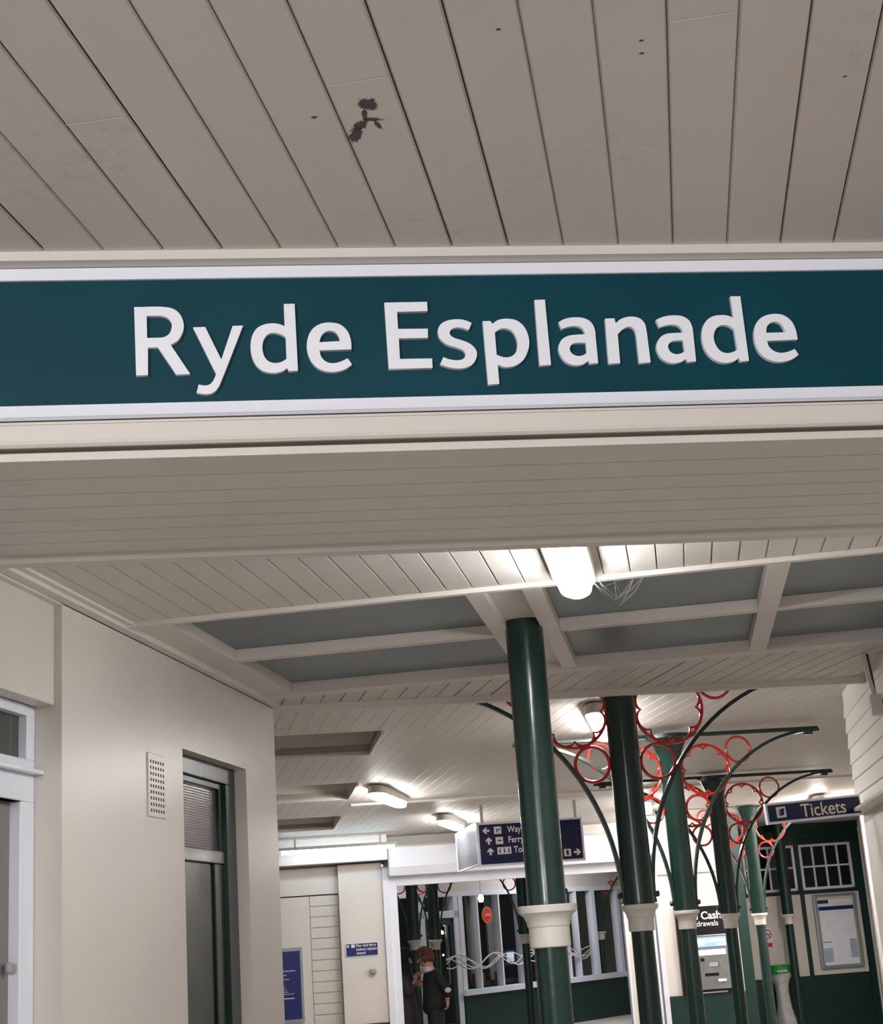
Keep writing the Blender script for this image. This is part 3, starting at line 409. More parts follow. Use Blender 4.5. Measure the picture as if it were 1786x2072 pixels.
# ---------------------------------------------------------------- iron columns
def ring(mb, cx, cz, R, r=.0085, dep=.017, n=40):
    mb.tube([(cx + R * math.cos(2 * math.pi * i / n), 0, cz + R * math.sin(2 * math.pi * i / n)) for i in range(n)], r, ry=dep, closed=True, seg=8)
def column(name, label, loc, capz, rl, ru, top, group, bracket=True, s_=1.0):
    """loc = foot of the column; capz, top = heights over the foot"""
    c = thing(name, label, 'column', loc, SK, group)
    mb = MB(); mb.lathe([(rl * 1.75, 0), (rl * 1.75, .10), (rl * 1.5, .13), (rl * 1.55, .16), (rl * 1.2, .20), (rl * 1.05, .22)], 28); mb.build('base', 'green', c, smooth=True)
    k = rl / .056
    mb = MB(); mb.lathe([(rl * 1.04, .2), (rl, .5), (rl * .97, capz - .12 * k)], 28); mb.build('lower_shaft', 'green', c, smooth=True)
    h = .128 * s_ if bracket else .17; q = s_ if bracket else 1.33
    mb = MB(); cz = capz
    mb.lathe([(.060 * q, cz - h), (.064 * q, cz - h + .004), (.064 * q, cz - h * .52), (.067 * q, cz - h * .5), (.069 * q, cz - h * .40), (.076 * q, cz - h * .27), (.086 * q, cz - h * .2), (.091 * q, cz - h * .17), (.092 * q, cz - .004), (.090 * q, cz), (ru, cz)], 32)
    mb.build('capital', 'capital', c, smooth=True)['label'] = 'white moulded capital ring'
    mb = MB()
    if bracket and s_ == 1: mb.lathe([(ru, cz), (ru, top - .17), (ru * 1.15, top - .14), (.13, top - .05), (.16, top - .035), (.16, top - .008)], 28)
    else: mb.lathe([(ru * 1.02, cz), (ru, cz + .02), (ru, top)], 28)
    mb.build('upper_shaft', 'green', c, smooth=True)
    if not bracket:
        mb = MB()
        mb.lathe([(0, -.012), (.011, -.008), (.013, 0), (.011, .008), (0, .012)], 10); mb.build('bolt', 'green', c, loc=(ru, 0, cz + .05), rot=(0, math.pi / 2, 0), smooth=True)
        return c
    mb = MB(); mb.box(-1.12, 1.12, -.022, .022, top - .026, top); mb.box(-1.08, -1.02, -.02, .02, top - .056, top - .026); mb.box(1.02, 1.08, -.02, .02, top - .056, top - .026)
    mb.build('top_bar', 'green', c, bevel=.003)
    H = top - cz
    for s in (-1, 1):
        pts = []
        for i in range(25):
            t = i / 24 * math.pi / 2
            pts.append((s * (ru * .98 + s_ * (1 - math.cos(t))), 0, cz + .03 + (H - .055) * math.sin(t)))
        pts = [(s * ru * 1.02, 0, cz + .005)] + pts + [(s * 1.13 * s_, 0, top - .022)]
        mb = MB(); mb.tube(pts, .0105, ry=.017, square=True); mb.build('brace', 'green', c, smooth=False)
        mb = MB(); mb.lathe([(0, -.014), (.014, -.01), (.018, 0), (.014, .01), (0, .014)], 10); mb.build('bolt', 'green', c, loc=(s * (ru + .02), 0, cz + .05), rot=(0, math.pi / 2, 0), smooth=True)
        mb = MB(); ring(mb, s * .252 * s_, cz + .960 * s_, .178 * s_, .0095, .015)
        rg = mb.build('large_ring', 'red', c, smooth=True); rg['label'] = 'red iron ring with wavy cusps inside'
        mb = MB(); pts = []
        for i in range(96):
            t = 2 * math.pi * i / 96; w = abs(math.sin(t * 4)) ** .6
            R = (.176 - .030 * (1 - w)) * s_; pts.append((s * .252 * s_ + R * math.cos(t), 0, cz + .960 * s_ + R * math.sin(t)))
        mb.tube(pts, .0065, ry=.011, closed=True, seg=6); mb.build('cusps', 'red', rg, smooth=True)
        mb = MB(); ring(mb, s * .170 * s_, cz + .695 * s_, .088 * s_, .0095, .015); mb.build('small_ring', 'red', c, smooth=True)['label'] = 'small red iron ring'
        mb = MB(); ring(mb, s * .508 * s_, cz + 1.09 * s_, .090 * s_, .009, .014); mb.build('small_ring', 'red', c, smooth=True)['label'] = 'small red iron ring'
    return c
GC = 'row of green iron columns with red ring brackets'
column('iron_column', 'thick dark green iron column without brackets, nearest, rising into the rooflight', (-.583, 6.46, 0), 1.682, .071, .0815, 2.886, None, bracket=False)
def place(src, label, x, y, cap, group):
    c = copy_tree(src); c.location = (x, y, cap - 1.67); c['label'] = label; c['group'] = group; return c
column('bracket_column', 'green iron column with red rings just behind the nearest thick column', (-.270, 8.588, 0), 1.677, .062, .086, 2.93, GC, s_=1.108)
c2 = column('bracket_column', 'x', (-.028, 10.989, 1.636 - 1.67), 1.67, .056, .0775, 2.895, GC)
c2['label'] = 'green iron column with red rings standing in front of the black cash machine header'
place(c2, 'green iron column with red rings standing just right of the cash machine screen', .345, 14.198, 1.592, GC)
place(c2, 'green iron column with red rings left of the recycling bag', .768, 18.035, 1.570, GC)
c6 = copy_tree(c2); c6.location = (1.272, 21.163, 1.526 - 1.67); c6['label'] = 'last green iron column, right against the green ticket office front'
for ch in list(c6.children):
    if ch.name.split('.')[0] not in ('base', 'lower_shaft', 'capital', 'upper_shaft'):
        for g_ in list(ch.children): bpy.data.objects.remove(g_)
        bpy.data.objects.remove(ch)
GI = 'bracket columns seen through the glazed screen'
place(c2, 'green ringed column behind the glazed screen, between the two people and leftmost', -3.649, 20.472, 1.532, GI)
place(c2, 'green ringed column behind the glazed screen, above the red haired person', -3.43, 20.85, 1.515, GI)
place(c2, 'green ringed column beyond the screen, mostly hidden by the nearest thick column', -2.302, 21.718, 1.504, GI)
place(c2, 'green ringed column in front of the far white shop windows', -1.5, 26.042, 1.44, GI)

# ---------------------------------------------------------------- ceiling lamps
lp = thing('ceiling_light', 'long white bulkhead ceiling lamp glaring just below the fascia beam', 'light', (-.283, 4.83, 2.85), 0, 'oblong ceiling lamps')
def capsule(L, w, n=16, k=1.3):
    r = w / 2; q = r * k; pts = []
    for i in range(n + 1):
        t = math.pi * i / n; pts.append((r * math.cos(t), L / 2 - q + q * math.sin(t)))
    for i in range(n + 1):
        t = math.pi + math.pi * i / n; pts.append((r * math.cos(t), -L / 2 + q + q * math.sin(t)))
    return pts
mb = MB(); mb.prism(capsule(1.36, .150, k=2.3), lambda u, v, t: (u, v, t), -.060, 0.004); mb.build('lamp_base', 'lamp_base', lp, bevel=.004)
mb = MB(); mb.prism(capsule(1.30, .118, k=2.6), lambda u, v, t: (u, v, t), -.100, -.060); mb.build('diffuser', 'lamp', lp, bevel=.012)['label'] = 'glowing white diffuser'
FD = []
def far_diffuser(q):
    for ch in q.children:
        if ch.name.startswith('diffuser'):
            if not FD:
                me = ch.data.copy(); me.materials.clear(); me.materials.append(M['lamp_far']); FD.append(me)
            ch.data = FD[0]
for lab, x, y in (('oblong ceiling lamp half hidden behind the second column and its red ring', -.455, 10.15),
                  ('oblong ceiling lamp right of the coffers, left of the direction sign', -2.545, 13.42),
                  ('oblong ceiling lamp touching the left top corner of the direction sign', -2.45, 16.45),
                  ('oblong ceiling lamp seen between the second and third columns, upper one', -.355, 16.4),
                  ('oblong ceiling lamp seen between the second and third columns, lower one', -.35, 18.15)):
    q = copy_tree(lp); far_diffuser(q); q['label'] = lab; nn = -x * math.sin(SK) + y * math.cos(SK); q.location = (x, y, zc(nn)); 
q = copy_tree(lp); far_diffuser(q); q['label'] = 'oblong ceiling lamp hidden behind the Tickets sign, lighting the office front'; q.location = (1.55, 17.9, zc(17.2))
for ch in q.children:
    if ch.name.startswith('diffuser'): ch.data = ch.data.copy(); ch.data.materials.clear(); ch.data.materials.append(M['lamp_office'])
t = thing('tube_light', 'long thin fluorescent batten across the far left wall top', 'light', W2(.93, 17.75, 2.62), SK)
mb = MB(); mb.box(-.68, .68, -.03, .03, 0, .035); mb.build('batten', 'lamp_base', t)
mb = MB(); mb.prism([(.022 * math.cos(k * math.pi / 6), .024 * math.sin(k * math.pi / 6) - .02) for k in range(12)], lambda u, v, t_: (t_, u, v), -.65, .65); mb.build('tube', 'tube', t)
mb = MB(); mb.box(-.5, -.48, -.01, .01, .035, .13); mb.box(.48, .5, -.01, .01, .035, .13); mb.each('hanger', 'lamp_base', t)

# ---------------------------------------------------------------- far partition, frame (a, n)
def A(mb, name, mats, **k): return mb.build(name, mats, rotz=SK, **k)
N0 = 18.3
mb = MB(); mb.box(-6, .942, N0 + .12, N0 + .3, -.3, 2.12); mb.box(-6, .942, N0 + .08, N0 + .3, 2.13, 2.44); mb.box(-6, .592, N0 + .1, N0 + .12, .65, 2.117)
for k in range(12): mb.box(.6, .93, N0 + .105, N0 + .12, .66 + k * .122, .66 + k * .122 + .115)
mb.box(.942, 1.46, N0, N0 + .3, -.3, 2.45); mb.box(-6, 1.6, N0 + .15, N0 + .3, 2.44, 2.9)
struct(mb, 'wall_back', 'cream', rotz=SK, bevel=.004)
mb = MB(); mb.box(-6, .95, N0 + .075, N0 + .1, -.2, .65); mb.box(.935, 1.46, N0 - .02, N0, -.2, .65); struct(mb, 'baseboard_back', 'green_wall', rotz=SK)
mb = MB(); mb.box(-6, 1.52, N0 - .25, N0 + .1, 2.47, 2.9); struct(mb, 'trim_11', 'cream', rotz=SK)
mb = MB(); mb.box(1.46, 1.54, N0 - .03, N0 + .1, -.15, 2.40); mb.box(1.54, 1.63, N0, N0 + .1, -.15, 2.28); mb.box(1.63, 4.33, N0, N0 + .1, 2.167, 2.285)
mb.box(4.33, 4.36, N0, N0 + .1, -.15, 2.285); mb.box(4.64, 4.70, N0 - .02, N0 + .1, -.15, 2.6); mb.box(4.72, 4.78, N0 - .04, N0 + .1, -.15, 2.6)
struct(mb, 'trim_12', 'white', rotz=SK, bevel=.003)
mb = MB(); mb.box(4.36, 4.64, N0 + .03, N0 + .1, -.15, 2.6); mb.box(1.5, 4.8, N0 + .1, N0 + .2, 2.28, 2.9); struct(mb, 'wall_back', 'cream', rotz=SK)
sh = thing('shutter_box', 'long white roller shutter housing above the glazed screen', 'shutter box', W2(2.9, N0, 2.28), SK)
mb = MB(); mb.prism([(0, .34), (-.20, .34), (-.20, .10), (-.16, 0), (0, 0)], lambda u, v, t_: (t_, u, v), -1.36, 1.62); mb.build('housing', 'white', sh, bevel=.004)
mb = MB(); mb.box(-1.36, 1.62, -.215, -.20, .325, .345); mb.box(-1.37, -1.355, -.21, 0, 0, .345); mb.build('edge_trim', 'lamp_base', sh)
# glazed screen of the opening
gs = thing('glass_screen', 'clear glazed screen filling the white framed opening', 'glass screen', W2(2.98, N0 + .05, -.1), SK)
mb = MB(); mb.box(-1.35, 1.35, 0, .01, 0, 2.27); mb.build('pane', 'clear', gs)
# small blue wall sign
s = thing('wall_sign', 'small navy blue closure sign on the cream pilaster', 'sign', W2(1.182, N0, 1.40), SK)
mb = MB(); mb.box(-.19, .19, -.010, 0, 0, .15); mb.build('sign_edge', 'white', s)
mb = MB(); mb.box(-.183, .183, -.012, -.002, .006, .144); mb.build('sign_panel', 'navy2', s)
text_mesh('lettering', 'Pier and ferry\nindoor station\nclosed', .042, 'text', s, (-.068, -.013, .108), bold=.0008, sx=1.0)
mb = MB(); mb.box(-.125, -.082, -.014, -.010, .1, .138); mb.box(-.175, -.150, -.014, -.010, .106, .134); mb.each('pictogram', 'text', s, bevel=.004)
s = thing('door_buzzer', 'small grey wall unit below the navy sign', 'wall unit', W2(1.302, N0, 1.20), SK)
mb = MB(); mb.box(-.038, .038, -.05, 0, 0, .055); mb.build('body', 'grey', s, bevel=.012)
mb = MB(); mb.lathe([(0, -.022), (.012, -.02), (.022, 0)], 12); mb.build('nozzle', 'grey', s, loc=(0, -.03, 0), smooth=True)
# tall blue poster on the recessed wall
s = thing('poster', 'tall navy blue notice poster in a grey frame at the near wall corner', 'poster', W2(.13, N0 + .1, .72), SK)
mb = MB(); mb.box(-.36, .36, -.03, 0, 0, .83); mb.build('frame', 'poster_grey', s, bevel=.004)
mb = MB(); mb.box(-.33, .33, -.034, -.02, .035, .79); mb.build('sheet', 'navy2', s)
mb = MB()
for (zz, l, h_) in ((.565, .27, .024), (.52, .17, .022), (.475, .20, .016), (.40, .14, .012), (.375, .16, .01), (.355, .175, .01), (.335, .18, .01), (.312, .25, .016), (.262, .25, .018)):
    mb.box(-.28, l, -.036, -.033, zz, zz + h_ * .6); mb.build('lines_of_print', 'text', s)

# ---------------------------------------------------------------- cash machine wall
mb = MB(); mb.box(4.78, 5.70, N0, N0 + .15, .69, 2.10); mb.box(4.78, 5.70, N0 + .02, N0 + .15, 2.10, 2.9); 
struct(mb, 'wall_back', 'cream', rotz=SK)
mb = MB(); mb.box(4.78, 5.70, N0 - .03, N0 + .02, 2.095, 2.125); mb.box(5.685, 5.715, N0 - .02, N0 + .15, .65, 2.9); struct(mb, 'trim_15', 'cream', rotz=SK)
mb = MB(); mb.box(4.78, 5.72, N0 - .03, N0 + .15, -.15, .69); struct(mb, 'baseboard_back', 'green_wall', rotz=SK)
mb = MB(); mb.box(5.715, 5.86, N0, 20.4, -.15, 2.9); struct(mb, 'wall_back', 'green_wall', rotz=SK)
m_ = thing('cash_machine', 'silver cash machine with lit blue screen under a black header', 'cash machine', W2(5.25, N0, .69), SK)
mb = MB(); mb.box(-.30, .32, -.05, 0, 0, 1.005); mb.build('surround', 'black', m_)
mb = MB(); mb.box(-.11, .30, -.075, -.05, .05, .672); mb.build('fascia', 'metal', m_, bevel=.006)
mb = MB(); mb.box(-.10, .28, -.079, -.074, .535, .645); mb.build('screen', 'screen', m_)
mb = MB(); mb.box(-.09, .02, -.081, -.078, .56, .625); mb.box(.04, .27, -.081, -.078, .585, .62); mb.box(.16, .27, -.081, -.078, .545, .565); mb.build('screen_text', 'screen_white', m_)
mb = MB(); mb.box(-.09, .26, -.09, -.074, .44, .50); mb.build('light_strip', 'screen_white', m_, bevel=.006)
mb = MB(); mb.box(-.06, -.01, -.08, -.074, .37, .41); mb.box(.05, .16, -.08, -.074, .30, .36); mb.box(-.02, .15, -.08, -.074, .20, .235); mb.each('slot', 'black', m_, bevel=.003)
mb = MB(); mb.box(.04, .05 + .1, -.084, -.078, .305, .355); mb.build('keypad', 'grey', m_)
mb = MB(); mb.box(.13, .23, -.10, -.074, .13, .16); mb.build('tray', 'screen_white' if False else 'white', m_, bevel=.004)
text_mesh('lettering', 'Free Cash', .125, 'text', m_, (0.005, -.051, .855), bold=.003, align='CENTER')
text_mesh('lettering', 'withdrawals', .088, 'text', m_, (0.005, -.051, .775), bold=.001, align='CENTER')
mb = MB(); mb.box(-.08, .24, -.053, -.05, .008, .022); mb.build('foot_label', 'grey', m_)

# ---------------------------------------------------------------- ticket office front
N1 = 20.4
mb = MB(); mb.box(5.86, 8.215, N1, N1 + .2, -.25, 2.9); mb.box(5.86, 8.215, N1 - .06, N1, 2.62, 2.72); mb.box(5.86, 8.215, N1 - .03, N1, 2.5, 2.53)
mb.box(7.275 + .01, 7.335, N1 - .03, N1, .7, 2.5); mb.box(8.13, 8.215, N1 - .03, N1, -.2, 2.7); mb.box(5.9, 8.2, N1 - .04, N1, 1.775, 1.815)
struct(mb, 'wall_front', 'green_wall', rotz=SK)
mb = MB(); mb.box(8.215, 8.32, N1 - .05, N1 + .2, -.25, 2.9); struct(mb, 'trim_13', 'cream', rotz=SK)
mb = MB(); mb.box(6.5, 7.288, N1 - .02, N1, .713, 1.772); mb.box(7.35, 8.115, N1 - .02, N1, .715, 1.768); struct(mb, 'trim_14', 'cream', rotz=SK)
M['night_glass'] = mat('night_glass', (10, 12, 14), .12, spec=.6)
def sash(label, a, group):
    w = thing('sash_window', label, 'window', W2(a, N1, 1.82), SK, group)
    mb = MB(); mb.box(-.367, .367, -.012, -.004, 0, .60); mb.build('pane', 'night_glass', w)
    mb = MB(); mb.box(-.367, .367, -.04, -.008, 0, .035); mb.box(-.367, .367, -.04, -.008, .573, .605); mb.box(-.367, -.332, -.04, -.008, 0, .6); mb.box(.332, .367, -.04, -.008, 0, .6)
    for k in (-1, 0, 1): mb.box(k * .175 - .012, k * .175 + .012, -.034, -.008, 0, .6)
    mb.box(-.36, .36, -.034, -.008, .295, .319); mb.build('sash_frame', 'white', w, bevel=.002)['label'] = 'white eight light frame'
    return w
sash('white framed eight pane window above the cream notice board', 7.706, 'office windows')
sash('white framed window partly hidden by the last columns', 6.90, 'office windows')
pb = thing('map_case', 'silver cased route map notice mounted on the cream board', 'notice board', W2(7.747, N1 - .02, .78), SK)
mb = MB(); mb.box(-.305, .305, -.05, 0, 0, .97); mb.build('case', 'poster_grey', pb, bevel=.02)
M['paper'] = mat('map_paper', (236, 237, 246), .5, var=.06, scale=9); M['yellow'] = mat('pale_yellow', (214, 200, 140), .5); M['pblue'] = mat('pale_blue', (120, 160, 212), .5); M['lilac'] = mat('pale_lilac', (172, 180, 208), .5)
mb = MB(); mb.box(-.25, .25, -.053, -.045, .05, .93); mb.build('map_sheet', 'paper', pb)
mb = MB(); mb.box(-.25, .25, -.055, -.052, .90, .925); mb.box(.235, .25, -.055, -.052, .05, .84); mb.box(-.25, -.24, -.055, -.052, .05, .84); mb.box(-.25, .25, -.055, -.052, .838, .846); mb.each('yellow_border', 'yellow', pb)
mb = MB(); mb.box(-.245, .245, -.056, -.052, .76, .81); mb.box(-.25, -.1, -.056, -.052, .85, .895); mb.each('title_band', 'navy2', pb)
mb = MB(); mb.box(-.24, -.12, -.056, -.052, .34, .355); mb.box(-.24, -.12, -.056, -.052, .25, .265); mb.box(.13, .23, -.056, -.052, .355, .37); mb.each('blue_heading', 'pblue', pb)
mb = MB(); mb.box(-.24, -.12, -.056, -.052, .09, .245); mb.box(.13, .23, -.056, -.052, .13, .35); mb.each('side_note', 'lilac', pb)
ns_ = thing('no_smoking_notice', 'small no smoking notice on the cream panel behind the columns', 'notice', W2(6.76, N1 - .02, 1.12), SK)
M['nored'] = mat('notice_red', (178, 30, 70), .5)
mb = MB(); mb.box(-.07, .07, -.004, 0, .06, .25); mb.build('sticker', 'white', ns_)
mb = MB(); mb.tube([(.055 * math.cos(i * math.pi / 12), -.006, .165 + .055 * math.sin(i * math.pi / 12)) for i in range(24)], .007, ry=.002, closed=True); mb.tube([(-.038, -.006, .203), (.038, -.006, .127)], .006, ry=.002); mb.build('red_circle', 'nored', ns_)
mb = MB(); mb.box(-.035, .035, -.006, -.004, .158, .17); mb.build('cigarette', 'black', ns_)
mb = MB(); mb.box(-.055, .055, -.005, 0, 0, .05); mb.build('red_strip', 'nored', ns_)
# recycling bag on its hoop
rb = thing('recycling_bag', 'clear rubbish bag hanging from a green hoop before the office front', 'bin bag', W2(6.79, 20.14, -.15), SK)
M['hoop'] = mat('hoop_green', (40, 132, 50), .4); M['bag'] = mat('bag_film', (176, 176, 174), .25, var=.22, scale=9, bump=.6, bscale=16, spec=.8); M['rubbish'] = mat('rubbish', (126, 100, 78), .7, var=.4, scale=16)
mb = MB(); mb.lathe([(.135, .93), (.145, .935), (.145, 1.035), (.135, 1.04)], 28); mb.build('hoop', 'hoop', rb, smooth=True)
text_mesh('lettering', 'recycle', .05, 'text', rb, (-.085, -.146, .955), bold=.001)
mb = MB(); rr = random.Random(5); n = 26; prof_ = [(.12, .07), (.145, .12), (.15, .25), (.12, .4), (.10, .52), (.088, .68), (.10, .8), (.135, .90), (.14, .94)]
vs = []
for i in range(n):
    t_ = 2 * math.pi * i / n; wob = 1 + .05 * math.sin(5 * t_) + rr.uniform(-.03, .03)
    for k_, (r_, z_) in enumerate(prof_): vs.append((r_ * wob * math.cos(t_ + .1 * math.sin(k_)) + .03 * (1 - z_), r_ * wob * math.sin(t_), z_))
m2 = len(prof_); fs = [(i * m2 + k, ((i + 1) % n) * m2 + k, ((i + 1) % n) * m2 + k + 1, i * m2 + k + 1) for i in range(n) for k in range(m2 - 1)] + [tuple(i * m2 for i in range(n))]
mb.add(vs, fs); mb.build('bag', 'bag', rb, smooth=True)
mb = MB(); mb.lathe([(.02, .052), (.1, .055), (.14, .09), (.152, .19), (.14, .24)], 18, .03); mb.build('rubbish', 'rubbish', rb, smooth=True)
mb = MB(); mb.box(-.012, .012, .13, .25, .96, .985); mb.box(-.03, .03, .245, .262, 0, 1.05); mb.build('bracket', 'black', rb)

# ---------------------------------------------------------------- hanging signs
tk = thing('tickets_sign', 'navy hanging Tickets sign in a pale frame beside the boarded right wall', 'sign', W2(3.075, 9.0, 2.101), SK)
rl = bpy.data.objects
def tilt(o): o.rotation_euler = (0, -math.radians(2.4), 0)
mb = MB(); mb.box(0, .605, 0, .04, -.006, .119); f = mb.build('sign_case', 'white', tk, bevel=.002); tilt(f)
mb = MB(); mb.box(.012, .596, -.004, .0, .008, .106); f = mb.build('sign_panel', 'navy', tk); tilt(f)
f = text_mesh('lettering', 'Tickets', .112, 'cream_text', tk, (0, 0, 0), depth=.001, bold=.0008, sx=.88); f.rotation_euler = (math.pi / 2, -math.radians(2.4), 0); f.location = (.215, -.0055, .027)
mb = MB(); mb.box(.062, .122, -.0065, -.004, .027, .092); f = mb.build('pictogram', 'text', tk, bevel=.006); tilt(f)
mb = MB(); mb.add([(.082, -.0075, .036), (.108, -.0075, .042), (.113, -.0075, .082), (.088, -.0075, .078)], [(0, 1, 2, 3)]); mb.add([(.074, -.0075, .045), (.079, -.0075, .038), (.085, -.0075, .078), (.08, -.0075, .080)], [(0, 1, 2, 3)]); f = mb.build('pictogram_ticket', 'navy', tk); tilt(f)
mb = MB(); mb.box(.60, .64, .01, .03, .05, .09); mb.build('bracket', 'grey', tk)
nv = thing('direction_sign', 'large navy overhead direction sign with arrows, partly behind the nearest column', 'sign', W2(2.175, 15.14, 2.20), SK)
mb = MB(); mb.box(0, 1.08, 0, .06, 0, .425); mb.build('sign_case', 'white', nv, bevel=.003)
mb = MB(); mb.box(.025, 1.055, -.006, 0, .02, .405); mb.build('sign_panel', 'navy', nv)
M['acrylic'] = mat('grey_acrylic', (92, 91, 97), .35, var=.22, scale=5)
mb = MB(); mb.box(0, .02, .06, 1.62, .03, .42); mb.build('side_panel', 'acrylic', nv)
mb = MB(); mb.box(-.005, .025, .06, 1.63, .42, .435); mb.box(-.005, .025, .06, 1.63, .02, .035); mb.box(-.005, .025, 1.6, 1.63, .02, .43); mb.build('side_edge', 'white', nv)
mb = MB(); mb.box(1.0, 1.03, .02, .04, .425, .6); mb.box(.05, .08, .02, .04, .425, .6); mb.each('hanger', 'lamp_base', nv)
for i, tx in enumerate(('Way out', 'Ferry', 'Toilets')):
    text_mesh('lettering', tx, .088, 'text', nv, (.31 + .05 * (i == 2), -.0075, .318 - i * .1), depth=.001, bold=.0012, sx=.82)
def arrow(cx, cz, ang, s=.036):
    mb = MB(); pts = [(-.28, -1), (.28, -1), (.28, .05), (.85, -.35), (.85, .2), (0, 1), (-.85, .2), (-.85, -.35), (-.28, .05)]
    ca, sa = math.cos(ang), math.sin(ang)
    mb.prism([(cx + s * (u * ca - v * sa), cz + s * (u * sa + v * ca)) for u, v in pts], lambda u, v, t: (u, t, v), -.0085, -.006)
    mb.build('arrow', 'text', nv)
arrow(.095, .345, math.pi / 2); arrow(.115, .245, 0); arrow(.125, .142, 0); arrow(1.0, .085, -math.pi / 2)
mb = MB(); mb.box(.175, .25, -.0085, -.006, .308, .38); mb.box(.185, .26, -.0085, -.006, .208, .278); mb.box(.195, .335, -.0085, -.006, .108, .178); mb.box(.865, .935, -.0085, -.006, .05, .12); mb.each('pictogram', 'text', nv, bevel=.003)
mb = MB()
mb.box(.195, .24, -.0095, -.0085, .345, .355); mb.box(.20, .21, -.0095, -.0085, .32, .35); mb.box(.205, .245, -.0095, -.0085, .238, .250)
for q in (.22, .265, .31): mb.box(q - .006, q + .006, -.0095, -.0085, .12, .155); mb.box(q - .005, q + .005, -.0095, -.0085, .158, .168)
mb.box(.888, .912, -.0095, -.0085, .06, .11); mb.each('pictogram_figure', 'navy', nv)
# ---------------------------------------------------------------- room behind the glazed screen
mb = MB(); mb.box(-3, 9, N0 + .2, 31, 2.80, 2.85); struct(mb, 'ceiling', 'white', rotz=SK)
BA = math.atan2(.695, .719)          # the far shop stands skewed again
O = W2(2.95, 22.7, 0)
def boothobj(mb, name, mats, parent=None, **k):
    return mb.build(name, mats, parent, **k)
bt = thing('shop_front', 'white framed shop windows over a green dado beyond the glazed screen', 'shop front', (O[0], O[1], 0), SK + BA)
mb = MB(); mb.box(-1.75, 5.0, 0, .15, 2.16, 2.80); mb.build('header', 'cream', bt)
mb = MB(); mb.box(-.08, 4.3, -.03, .1, .09, .70); mb.build('dado', 'green_wall', bt)
mb = MB(); mb.box(-.1, 4.3, -.07, .12, .70, .78); mb.build('window_sill', 'white', bt, bevel=.004)
mb = MB(); mb.box(-1.75, 4.3, -.02, .1, 2.10, 2.17)
for t_, w_ in ((-.03, .05), (.366, .018), (.897, .018), (1.434, .028), (2.69, .018), (2.967, .016), (3.465, .05), (4.2, .05)): mb.box(t_ - w_, t_ + w_, -.02, .1, .78, 2.10)
mb.build('window_frame', 'white', bt, bevel=.004)
mb = MB(); mb.box(-1.75, 4.25, .05, .06, .78, 2.1); mb.build('panes', 'clear', bt)
mb = MB(); mb.box(-.92, -.86, -.02, .1, .09, 2.1); mb.box(-.2, -.1, -.02, .1, .09, 2.1); mb.box(-.92, -.1, -.02, .1, 1.80, 1.90); mb.build('door_frame', 'white', bt, bevel=.004)
dl = MB(); dl.box(-.86, -.78, .0, .05, .1, 1.80); dl.box(-.28, -.2, .0, .05, .1, 1.80); dl.box(-.86, -.2, .0, .05, 1.70, 1.80); dl.box(-.86, -.2, .0, .05, .1, .35); dl.build('door_leaf', 'green_wall', bt)
M['beige_blind'] = mat('beige_blind', (190, 180, 150), .6)
mb = MB(); mb.box(-.78, -.52, .02, .03, .35, 1.70); mb.build('door_blind', 'beige_blind', bt)
M['frost'] = mat('frosted_film', (214, 206, 206), .5)
mb = MB()
for ph, am, lam, off in ((0, .10, 1.25, 0), (2.0, .085, 1.25, .0), (3.7, .06, .8, -.02), (.6, .07, .95, .01)):
    mb.tube([(-.45 + i * .035, -.024, 1.16 + off + am * math.sin(2 * math.pi * (i * .035) / lam + ph) + .02 * math.sin(i * .23)) for i in range(108)], .009, ry=.003, seg=6)
mb.build('wave_pattern', 'frost', bt)['label'] = 'pale wavy ribbon pattern on the glass'
# interior of the shop, seen through its windows
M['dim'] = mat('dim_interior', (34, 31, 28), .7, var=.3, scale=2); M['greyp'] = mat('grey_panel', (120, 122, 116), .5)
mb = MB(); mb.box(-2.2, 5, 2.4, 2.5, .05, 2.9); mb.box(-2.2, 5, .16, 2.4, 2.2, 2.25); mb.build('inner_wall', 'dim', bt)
mb = MB()
for t_ in (.14, .66, 1.14, 1.9, 2.8): mb.box(t_, t_ + .16, .42, .45, .86, 2.15)
mb.each('inner_panel', 'greyp', bt)
M['warm'] = mat('warm_lamp', (255, 240, 220), .4, emit=(255, 244, 226), estr=9)
for x_, z_, r_ in ((.10, 1.74, .045), (.2, 1.74, .045), (.12, 1.60, .035), (-1.55, 1.86, .02), (.13, 1.28, .014), (1.0, 1.76, .012)):
    mb = MB(); mb.lathe([(0, z_ - r_), (r_ * .8, z_ - r_ * .6), (r_, z_), (r_ * .8, z_ + r_ * .6), (0, z_ + r_)], 12, x_, .5); mb.build('inner_lamp', 'warm', bt, smooth=True)
mb = MB(); mb.lathe([(.0, -.006), (.12, -.006), (.12, .006), (0, .006)], 28); M['disc'] = mat('disc_red', (214, 40, 40), .4); M['orange'] = mat('disc_orange', (214, 130, 50), .4)
rs = thing('round_sign', 'round red sign with an orange rim hanging in the shop window', 'sign', (O[0] + .62 * math.cos(SK + BA), O[1] + .62 * math.sin(SK + BA) - .05, 1.81), SK + BA)
mb.v = [(x, z_, y) for x, y, z_ in mb.v]; mb.build('rim', 'orange', rs)
mb = MB(); mb.lathe([(.0, -.009), (.10, -.009), (.10, .009), (0, .009)], 28); mb.v = [(x, z_, y) for x, y, z_ in mb.v]; mb.build('disc', 'disc', rs)
text_mesh('lettering', 'OPEN', .055, 'text', rs, (-.068, -.0095, -.018), depth=.0005)
mb = MB(); mb.tube([(0, 0, .12), (0, .03, .34)], .003); mb.build('cord', 'black', rs)
